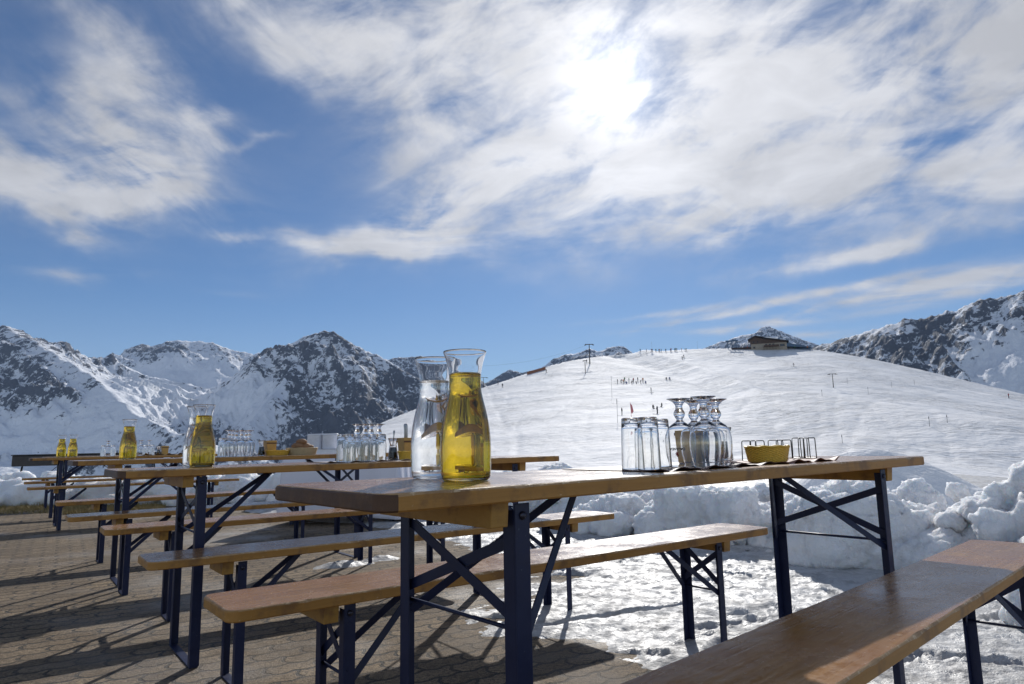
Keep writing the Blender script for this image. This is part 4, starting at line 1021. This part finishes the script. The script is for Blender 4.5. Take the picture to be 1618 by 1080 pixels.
# ---------------------------------------------------------------- long black box on wire legs
gp = ground(20, 786); a_ = R(33)
root = empty('covered_trestle', (gp.x + 1.25 * math.cos(a_), gp.y + 1.25 * math.sin(a_), 0), a_); tag(root, 'long black box-shaped table on thin wire legs at the far left end of the terrace', 'table')
mb = MB(); mb.box(-1.3, 1.3, -.28, .28, .595, .80); mb.build('black_cover', M_black, root, .012)
mb = MB(); mb.box(-1.32, 1.32, -.30, .30, .8005, .818); mb.build('tabletop', M_black, root, .005)
for sx in (-1, 1):
    for sy in (-1, 1):
        mb = MB(); x0 = sx * 1.14
        mb.tube([(x0, sy * .2, .59), (x0 + sx * .02, sy * .2, .42), (x0 - sx * .0, sy * .22, .28), (x0 - sx * .07, sy * .25, .10), (x0 - sx * .10, sy * .26, .012)], .010, 8); mb.build('leg', M_wire, root)
    mb = MB(); mb.tube([(sx * 1.06, -.25, .10), (sx * .55, -.2, .59)], .006, 8); mb.tube([(sx * 1.13, .21, .40), (sx * .75, .1, .20), (sx * .2, .0, .59)], .006, 8); mb.build('wire_stay', M_wire, root)

# ---------------------------------------------------------------- dry grass at the foot of the far bank
rng = np.random.default_rng(5); V = []; Fq = []
for i in range(15000):
    px = rng.uniform(-60, 262); a, _ = azel(px, 780); r = float(bank_r(np.array([a]))[0]) + rng.uniform(-1.9, .15) - (px > 100) * .3
    x, y = r * math.sin(a), r * math.cos(a)
    if rng.random() > .35 + .9 * float(vnoise(np.array([x * 1.5]), np.array([y * 1.5]), 0.0, 3)[0] > -.1): continue
    h = rng.uniform(.015, .07); d = rng.uniform(0, 2 * math.pi); w_ = rng.uniform(.003, .006); lx, ly = rng.normal(0, .03, 2)
    n = len(V); V += [(x - w_ * math.cos(d), y - w_ * math.sin(d), 0), (x + w_ * math.cos(d), y + w_ * math.sin(d), 0), (x + lx, y + ly, h)]; Fq.append((n, n + 1, n + 2))
gr = np_mesh('dry_grass', V, Fq, simple('straw_coloured_grass', (.26, .20, .08), .8, var=.5, scale=3), False); tag(gr, 'strip of yellowed dry grass along the foot of the far snow bank', 'grass', kind='stuff')

# ---------------------------------------------------------------- chalet on the crest
M_wall = simple('pale_rendered_stone', (.30, .26, .21), .85, var=.3, scale=1.2); M_timber = simple('dark_weathered_timber', (.075, .045, .032), .8, var=.5, scale=2)
M_roof = simple('dark_roof', (.035, .03, .032), .7); M_pane = simple('dark_window_pane', (.02, .025, .035), .1, var=.1); M_rs = simple('roof_snow', (.8, .81, .84), .7)
M_stn = simple('blue_grey_station_cladding', (.05, .10, .17), .6)
hb_ = slope_pt(1213, 552.5); hp = Vector((hb_.x, hb_.y, hb_.z - .15)); haz = math.atan2(hp.x, hp.y)
ch = empty('chalet', hp, -haz); tag(ch, 'mountain restaurant with stone ground floor and dark timber gable on the crest', 'building')
S = math.hypot(hp.x, hp.y) / 1082      # metres per photo pixel at the crest
def P1(px): return (px - 1213) * S
mb = MB(); mb.box(P1(1190), P1(1240), 0, 12, -2.5, 10.5 * S); mb.build('stone_wall', M_wall, ch)
x0, x1, xm = P1(1189), P1(1206), P1(1197)
mb = MB(); mb.prism([(x0, 10.6 * S), (x1, 10.6 * S), (x1, 18 * S), (xm, 21 * S), (x0, 17.2 * S)], -.3, 9, axis='y'); mb.build('timber_gable', M_timber, ch)
mb = MB(); mb.prism([(x1 + .01, 10.6 * S), (P1(1239), 10.6 * S), (P1(1239), 12 * S), (x1 + .01, 17.8 * S)], -.1, 10, axis='y'); mb.build('timber_upper_floor', M_timber, ch)
mb = MB(); t_ = .35
mb.prism([(P1(1186), 16.6 * S), (xm, 21.6 * S), (P1(1209), 18.8 * S), (P1(1209), 18.8 * S + t_), (xm, 21.6 * S + t_ * 1.1), (P1(1186), 16.6 * S + t_)], -1.3, 10, axis='y')
rf = mb.build('roof', M_roof, ch)
mb = MB(); mb.prism([(P1(1209.2), 18.0 * S), (P1(1243), 11.2 * S), (P1(1243), 11.2 * S + t_), (P1(1209.2), 18.0 * S + t_)], -1.5, 11, axis='y'); rf2 = mb.build('roof', M_roof, ch)
mb = MB(); mb.prism([(P1(1211), 18.2 * S + .02), (P1(1228), 14.8 * S + .02), (P1(1228), 14.8 * S + t_ + .25), (P1(1212), 18.0 * S + t_ + .25)], -1.3, 10.5, axis='y'); mb.build('roof_snow', M_rs, rf2)
mb = MB(); mb.box(P1(1216), P1(1217.6), 3, 3.8, 15 * S, 21.5 * S); mb.build('chimney', M_wall, rf2)
for (a, b, c_, d_) in [(1193, 1195.5, 12, 14.5), (1198.5, 1201, 12, 14.5), (1210, 1213, 6.5, 9.5), (1215, 1218, 6.5, 9.5), (1220, 1223, 6.5, 9.5), (1230.5, 1237, 4.6, 8.2), (1193, 1196, 3.5, 6.5)]:
    mb = MB(); mb.box(P1(a), P1(b), -.40 if c_ > 10 else -.06, -.32 if c_ > 10 else .02, c_ * S, d_ * S); wn = mb.build('window', M_timber, ch)
    mb = MB(); mb.box(P1(a) + .12, P1(b) - .12, -.43 if c_ > 10 else -.09, -.405 if c_ > 10 else -.065, c_ * S + .12, d_ * S - .12); mb.build('pane', M_pane, wn)
mb = MB(); mb.box(P1(1208), P1(1229), -1.8, -.01, 5.0 * S, 5.5 * S); mb.box(P1(1208), P1(1229), -1.8, -1.72, 5.5 * S, 7.2 * S)
for q in np.linspace(1208, 1229, 6): mb.box(P1(q) - .08, P1(q) + .08, -1.71, -1.55, 0, 5.0 * S)
mb.build('balcony', M_timber, ch)
st_ = empty('lift_station', slope_pt(1262, 554) + Vector((0, 0, -.3)), -haz); tag(st_, 'flat blue-grey lift station stretching right of the mountain restaurant', 'building'); st_.location.y += 6
mb = MB(); mb.box(-20 * S, 24 * S, 0, 8, 3.2 * S, 6.5 * S); mb.build('body', M_stn, st_)
mb = MB(); mb.prism([(-26 * S, 17 * S), (-4 * S, 15 * S), (24 * S, 7.5 * S), (24 * S, 6.6 * S), (-26 * S, 12.5 * S)], -1, 9, axis='y'); mb.build('roof', M_stn, st_)
for q in np.linspace(-19, 22, 10): mb = MB(); mb.box(q * S - .15, q * S + .15, 0, .3, -1.5, 3.2 * S); mb.build('post', M_timber, st_)
g2_ = empty('lift_gantry', slope_pt(1157, 551) + Vector((0, 0, -.2)), -haz); tag(g2_, 'dark portal frame of a ski lift at the crest left of the restaurant', 'lift frame')
mb = MB()
for q in (-6, 0, 6): mb.box(q * S - .2, q * S + .2, 0, .4, -1.0, 12 * S)
mb.build('post', M_stn, g2_); mb = MB(); mb.box(-9 * S, 9 * S, -.4, .8, 12.02 * S, 14 * S); mb.build('beam', M_stn, g2_)
hy = empty('terrace_parapet', slope_pt(1170, 552.0), -haz); tag(hy, 'dark parapet of the sun terrace between the lift frame and the restaurant', 'parapet')
mb = MB(); mb.box(-13 * S, 16 * S, 0, .3, -.8, 3.2 * S)
mb.build('panel', M_timber, hy)
for q in np.linspace(-12.5, 15.5, 9): mb = MB(); mb.box(q * S - .12, q * S + .12, -.12, -.01, -.6, 3.8 * S); mb.build('post', M_roof, hy)
ant = empty('antenna_mast', slope_pt(1253, 552) + Vector((0, 0, -.2)), 0); tag(ant, 'slim antenna mast rising behind the lift station', 'mast'); ant.location.y += 16
mb = MB(); mb.tube([(0, 0, 0), (0, 0, 24 * S), (0, 0, 30 * S)], [.2, .14, .05], 8); mb.build('pole', M_stn, ant); mb = MB(); mb.box(-.6, .6, -.1, .1, 22 * S, 22 * S + .25); mb.build('aerial', M_stn, ant)

# ---------------------------------------------------------------- lift pylons, posts, slalom poles
M_pyl = simple('grey_brown_pylon', (.06, .05, .045), .6)
def pylon(px, py, hpx, wpx, label, m_=M_pyl):
    b = slope_pt(px, py); r = math.hypot(b.x, b.y); s = r / 1082; az_ = math.atan2(b.x, b.y)
    root = empty('lift_pylon', b - Vector((0, 0, .2)), -az_ + .15); tag(root, label, 'lift pylon', 'ski lift pylons on the slope'); H_ = hpx * s
    mb = MB(); mb.tube([(0, 0, 0), (0, 0, H_ * .96)], [.24 * H_ / 8, .15 * H_ / 8], 10); mb.build('mast', m_, root)
    mb = MB(); mb.box(-wpx * s / 2, wpx * s / 2, -.1, .1, H_ * .96 + .001, H_ * .96 + .035 * H_); mb.build('crossarm', m_, root)
    for q in (-1, 1): mb = MB(); mb.box(q * wpx * s / 2 - .35, q * wpx * s / 2 + .35, -.2, .2, H_ * .96 - .03 * H_, H_ * .959); mb.build('sheave', m_, root)
    return root
pylon(932, 575, 33, 13, 'tall lift pylon with crossarm standing out against the sky left of the crowd'); pylon(764, 612, 17, 12, 'lift pylon just right of the big wine carafe')
def cable(p, q, sag, label):
    p, q = p + Vector((0, 0, 9)), q + Vector((0, 0, 9)); root = empty('lift_cable', p); tag(root, label, 'cable', 'ski lift cables')
    mb = MB(); mb.tube([(q - p) * (i / 16) - Vector((0, 0, sag * 4 * (i / 16) * (1 - i / 16))) for i in range(17)], .025, 5); mb.build('wire', M_wire, root)
cable(slope_pt(932, 575), slope_pt(764, 612), 2.0, 'thin lift cable running between the two pylons of the left ridge')
pylon(1317, 612, 21, 10, 'brown lift pylon alone on the slope right of the restaurant'); pylon(925, 590, 22, 5, 'slim pylon shadowing the tall one, a little lower on the slope')
def pole(px, py, hpx, label, m_, group, wd=.03):
    b = slope_pt(px, py); s = math.hypot(b.x, b.y) / 1082
    root = empty('marker_pole', b - Vector((0, 0, .1))); tag(root, label, 'marker pole', group)
    mb = MB(); mb.tube([(0, 0, 0), (.02, 0, hpx * s + .1)], wd, 8); mb.build('shaft', m_, root)
    mb = MB(); mb.lathe([(wd * 1.5, hpx * s * .8), (wd * 1.7, hpx * s * .84), (wd * 1.7, hpx * s * .95), (wd * 1.5, hpx * s)], 10, closed=True); mb.build('band', m_, root); return root
M_pp = simple('orange_pole_plastic', (.25, .10, .05), .5); M_gp = simple('grey_pole', (.20, .20, .21), .6); M_rp = simple('red_marker_plastic', (.50, .16, .17), .5)
for px, py, h, lb in [(1299, 625, 9, 'marker pole right of the lone brown pylon'), (1339, 606, 8, 'marker pole up the slope right of the brown pylon'), (1469, 674, 14, 'marker pole in the hollow on the right of the slope'),
                      (1497, 668, 11, 'marker pole just right of the one in the hollow'), (1331, 700, 12, 'marker pole low on the slope above the table end'), (1409, 612, 8, 'marker pole high on the right flank'),
                      (1445, 608, 7, 'uppermost marker pole on the right flank'), (1030, 548, 15, 'pole standing on the crest among the skiers'), (1102, 549, 12, 'thin pole on the crest left of the lift frame'),
                      (967, 628, 34, 'tall thin pole of the race fence, upper left'), (976, 668, 38, 'tall thin pole of the race fence, lower left'), (1372, 622, 10, 'small marker pole on the right flank below the crest')]:
    pole(px, py, h, lb, M_gp, 'marker poles on the piste')
fl = slope_pt(998, 660); s = math.hypot(fl.x, fl.y) / 1082
root = empty('slalom_flag', fl); tag(root, 'red slalom flag leaning above the leftmost tumblers', 'flag')
mb = MB(); mb.tube([(0, 0, 0), (-.15, 0, 24 * s)], .035, 8); mb.build('shaft', M_rp, root)
mb = MB(); mb.prism([(-.16, 23 * s), (.22, 19 * s), (.45, 10 * s), (.1, 6 * s), (-.08, 10 * s)], -.012, .012, axis='y'); mb.build('cloth', M_rp, root)
fb = [slope_pt(x, y) for x, y in [(833, 592), (842, 589.5), (852, 586.5), (862, 584)]]
root = empty('snow_fence', fb[0]); tag(root, 'brown slatted snow fence on the left shoulder of the hill', 'fence')
for a, b in zip(fb[:-1], fb[1:]):
    a, b = a - fb[0], b - fb[0]; mb = MB(); n_ = 12
    for k in range(n_): p = a.lerp(b, (k + .5) / n_); mb.box(p.x - .12, p.x + .12, p.y - .03, p.y + .03, p.z - .3, p.z + 1.3)
    mb.bar(a + Vector((0, .06, .9)), b + Vector((0, .06, .9)), .12, .04, (0, 1, 0)); mb.build('slat_panel', M_pp, root)
for p in fb: mb = MB(); q = p - fb[0]; mb.tube([q + Vector((0, .12, -.3)), q + Vector((0, .12, 1.5))], .07, 8); mb.build('post', M_gp, root)

# ---------------------------------------------------------------- skiers (small, but whole bodies)
def body_mesh(name, joints, edges, cols):
    me = bpy.data.meshes.new(name); me.from_pydata([j[0] for j in joints], edges, []); me.update()
    o = bpy.data.objects.new(name, me); C.objects.link(o); md = o.modifiers.new('k', 'SKIN'); md.use_smooth_shade = True
    for i, j in enumerate(joints): me.skin_vertices[0].data[i].radius = (j[1], j[1]); 
    me.skin_vertices[0].data[0].use_root = True
    sb = o.modifiers.new('s', 'SUBSURF'); sb.levels = 1; sb.render_levels = 1
    m2 = bpy.data.meshes.new_from_object(o.evaluated_get(bpy.context.evaluated_depsgraph_get())); bpy.data.objects.remove(o); m2.name = name
    for c_ in cols: m2.materials.append(c_)
    hipz = joints[0][0][2]; headz = joints[3][0][2]
    for p in m2.polygons:
        z = p.center[2]; p.material_index = 2 if z > headz - .10 else (0 if z > hipz - .02 else 1)
        if z > headz + .06: p.material_index = 0
    return m2
E_ = [(0, 1), (1, 2), (2, 3), (1, 4), (4, 5), (5, 6), (1, 7), (7, 8), (8, 9), (0, 10), (10, 11), (11, 12), (12, 13), (0, 14), (14, 15), (15, 16), (16, 17)]
def pose(hip, lean, stance, arms, knees):
    hx, hz = 0, hip; J = [((0, 0, hz), .16), ((0, -lean, hz + .48), .17), ((0, -lean * 1.2, hz + .60), .07), ((0, -lean * 1.4, hz + .72), .115)]
    for s in (-1, 1):
        J += [((s * .20, -lean, hz + .46), .075), ((s * (.28 + arms[0]), -lean - arms[1] * .5, hz + .20), .055), ((s * (.26 + arms[0]), -lean - arms[1], hz + .02 + arms[2]), .045)]
    for s in (-1, 1):
        J += [((s * .10, 0, hz - .06), .10), ((s * (.11 + stance * .5), -knees, hz * .5), .075), ((s * (.12 + stance), -knees * .2, .09), .06), ((s * (.13 + stance), -.16 - knees * .2, .05), .055)]
    return J
cloths = {'red': (.35, .03, .03), 'blue': (.03, .07, .25), 'black': (.015, .015, .02), 'green': (.04, .16, .07), 'orange': (.45, .14, .02), 'grey': (.12, .12, .13)}
CM = {k: simple(k + '_ski_jacket', v, .7) for k, v in cloths.items()}; M_face = simple('tanned_skin', (.40, .24, .16), .6); M_pants = simple('dark_ski_trousers', (.02, .02, .028), .7)
poses = {'standing': pose(.92, .02, .04, (.02, .05, 0), .02), 'crouching': pose(.72, .22, .14, (.06, .30, .12), .22), 'sitting': pose(.34, .02, .10, (.05, .12, .0), .34), 'walking': pose(.90, .08, .06, (.04, .18, .04), .12)}
_bm = {}
def skier(px, py, po, colr, label, skis=True, rz=None, group=None):
    b = slope_pt(px, py)
    if (po, colr) not in _bm: _bm[(po, colr)] = body_mesh('body', poses[po], E_, [CM[colr], M_pants, M_face])
    root = empty('person', b, rz if rz is not None else rng.uniform(-2, 2)); tag(root, label, 'person', group)
    o = bpy.data.objects.new('body', _bm[(po, colr)]); C.objects.link(o); o.parent = root
    if skis:
        for s in (-1, 1):
            mb = MB(); mb.bar((s * .16, .75, .012), (s * .16, -.85, .012), .09, .02, (0, 0, 1)); mb.bar((s * .16, -.85, .012), (s * .16, -1.0, .07), .09, .02, (0, 0, 1)); mb.build('ski', CM['black'], root)
    return root
cl_list = ['black', 'blue', 'red', 'black', 'green', 'grey', 'orange', 'black']
crest = [1012, 1021.5, 1029, 1031, 1036.5, 1041, 1042.8, 1045, 1052, 1059, 1060.5, 1066, 1067.5, 1069.5, 1077, 1083, 1085]
for i, px in enumerate(crest):
    skier(px, 556 if px < 1060 else 555, 'standing' if i % 3 else 'walking', cl_list[i % 8], 'tiny skier in the row waiting on the crest left of the lift frame', i % 2 == 0, group='skiers along the crest')
grp_ = [(976, 606), (981, 605), (985, 606), (990, 607), (994, 604), (998, 607), (1001, 604), (1005, 606), (1008, 603), (1012, 606), (1016, 604), (1020, 606), (987, 603)]
for i, (px, py) in enumerate(grp_):
    skier(px, py, ['standing', 'crouching', 'standing', 'sitting'][i % 4], cl_list[(i * 3) % 8], 'tiny skier in the ski class gathered mid-slope above the tumblers', i % 2 == 0, group='ski class on the slope')
single = [(1053, 600, 'sitting', 'black', 'left of two people sitting on the snow right of the ski class'), (1058, 600, 'sitting', 'blue', 'right of two people sitting on the snow right of the ski class'),
          (1029, 620, 'standing', 'grey', 'lone skier standing just below the ski class'), (1032, 646, 'sitting', 'black', 'left of two skiers sitting above the tumblers'), (1046, 643, 'sitting', 'black', 'right of two skiers sitting above the tumblers'),
          (1039, 654, 'standing', 'grey', 'skier standing just below the two sitting above the tumblers'), (983, 656, 'standing', 'black', 'dark skier standing beside the race fence pole'),
          (1255, 579, 'crouching', 'black', 'skier racing down alone below the restaurant'), (1594, 629, 'standing', 'red', 'red-jacketed skier near the right edge of the slope'),
          (927, 573, 'standing', 'black', 'skier at the foot of the tall pylon on the left ridge'), (863, 589, 'walking', 'black', 'skier walking on the left ridge near the snow fence'),
          (794, 612, 'standing', 'black', 'skier on the left ridge right of the big wine carafe'), (787, 607, 'standing', 'grey', 'grey figure on the left ridge next to the pylon by the carafe'),
          (1078, 568, 'standing', 'grey', 'skier just starting down below the crowd on the crest'), (1081, 565, 'crouching', 'black', 'dark skier starting down beside the grey one below the crest crowd'),
          (1060, 688, 'sitting', 'grey', 'person sitting low on the slope beside the logo glass')]
for a in single: skier(*a)
for i, px in enumerate([1171, 1176, 1181, 1246, 1256, 1266, 1276]):
    skier(px, 552, 'standing', cl_list[i], 'tiny guest standing at the terrace railing beside the restaurant', False, group='guests by the restaurant')

# ---------------------------------------------------------------- thin cold air between here and the mountains
hm = bpy.data.materials.new('thin_mountain_air'); hm.use_nodes = True; t = NT(hm.node_tree); t.n.clear()
o_ = t.new('ShaderNodeOutputMaterial'); v_ = t.new('ShaderNodeVolumePrincipled'); v_.inputs['Color'].default_value = (.50, .68, 1.0, 1)
v_.inputs['Density'].default_value = 0.00006; v_.inputs['Anisotropy'].default_value = 0.0; t.link(v_.outputs[0], o_.inputs['Volume'])
mb = MB(); mb.box(-4800, 4800, -40, 5200, -420, 800); hz_ = mb.build('haze', hm); hz_['kind'] = 'stuff'
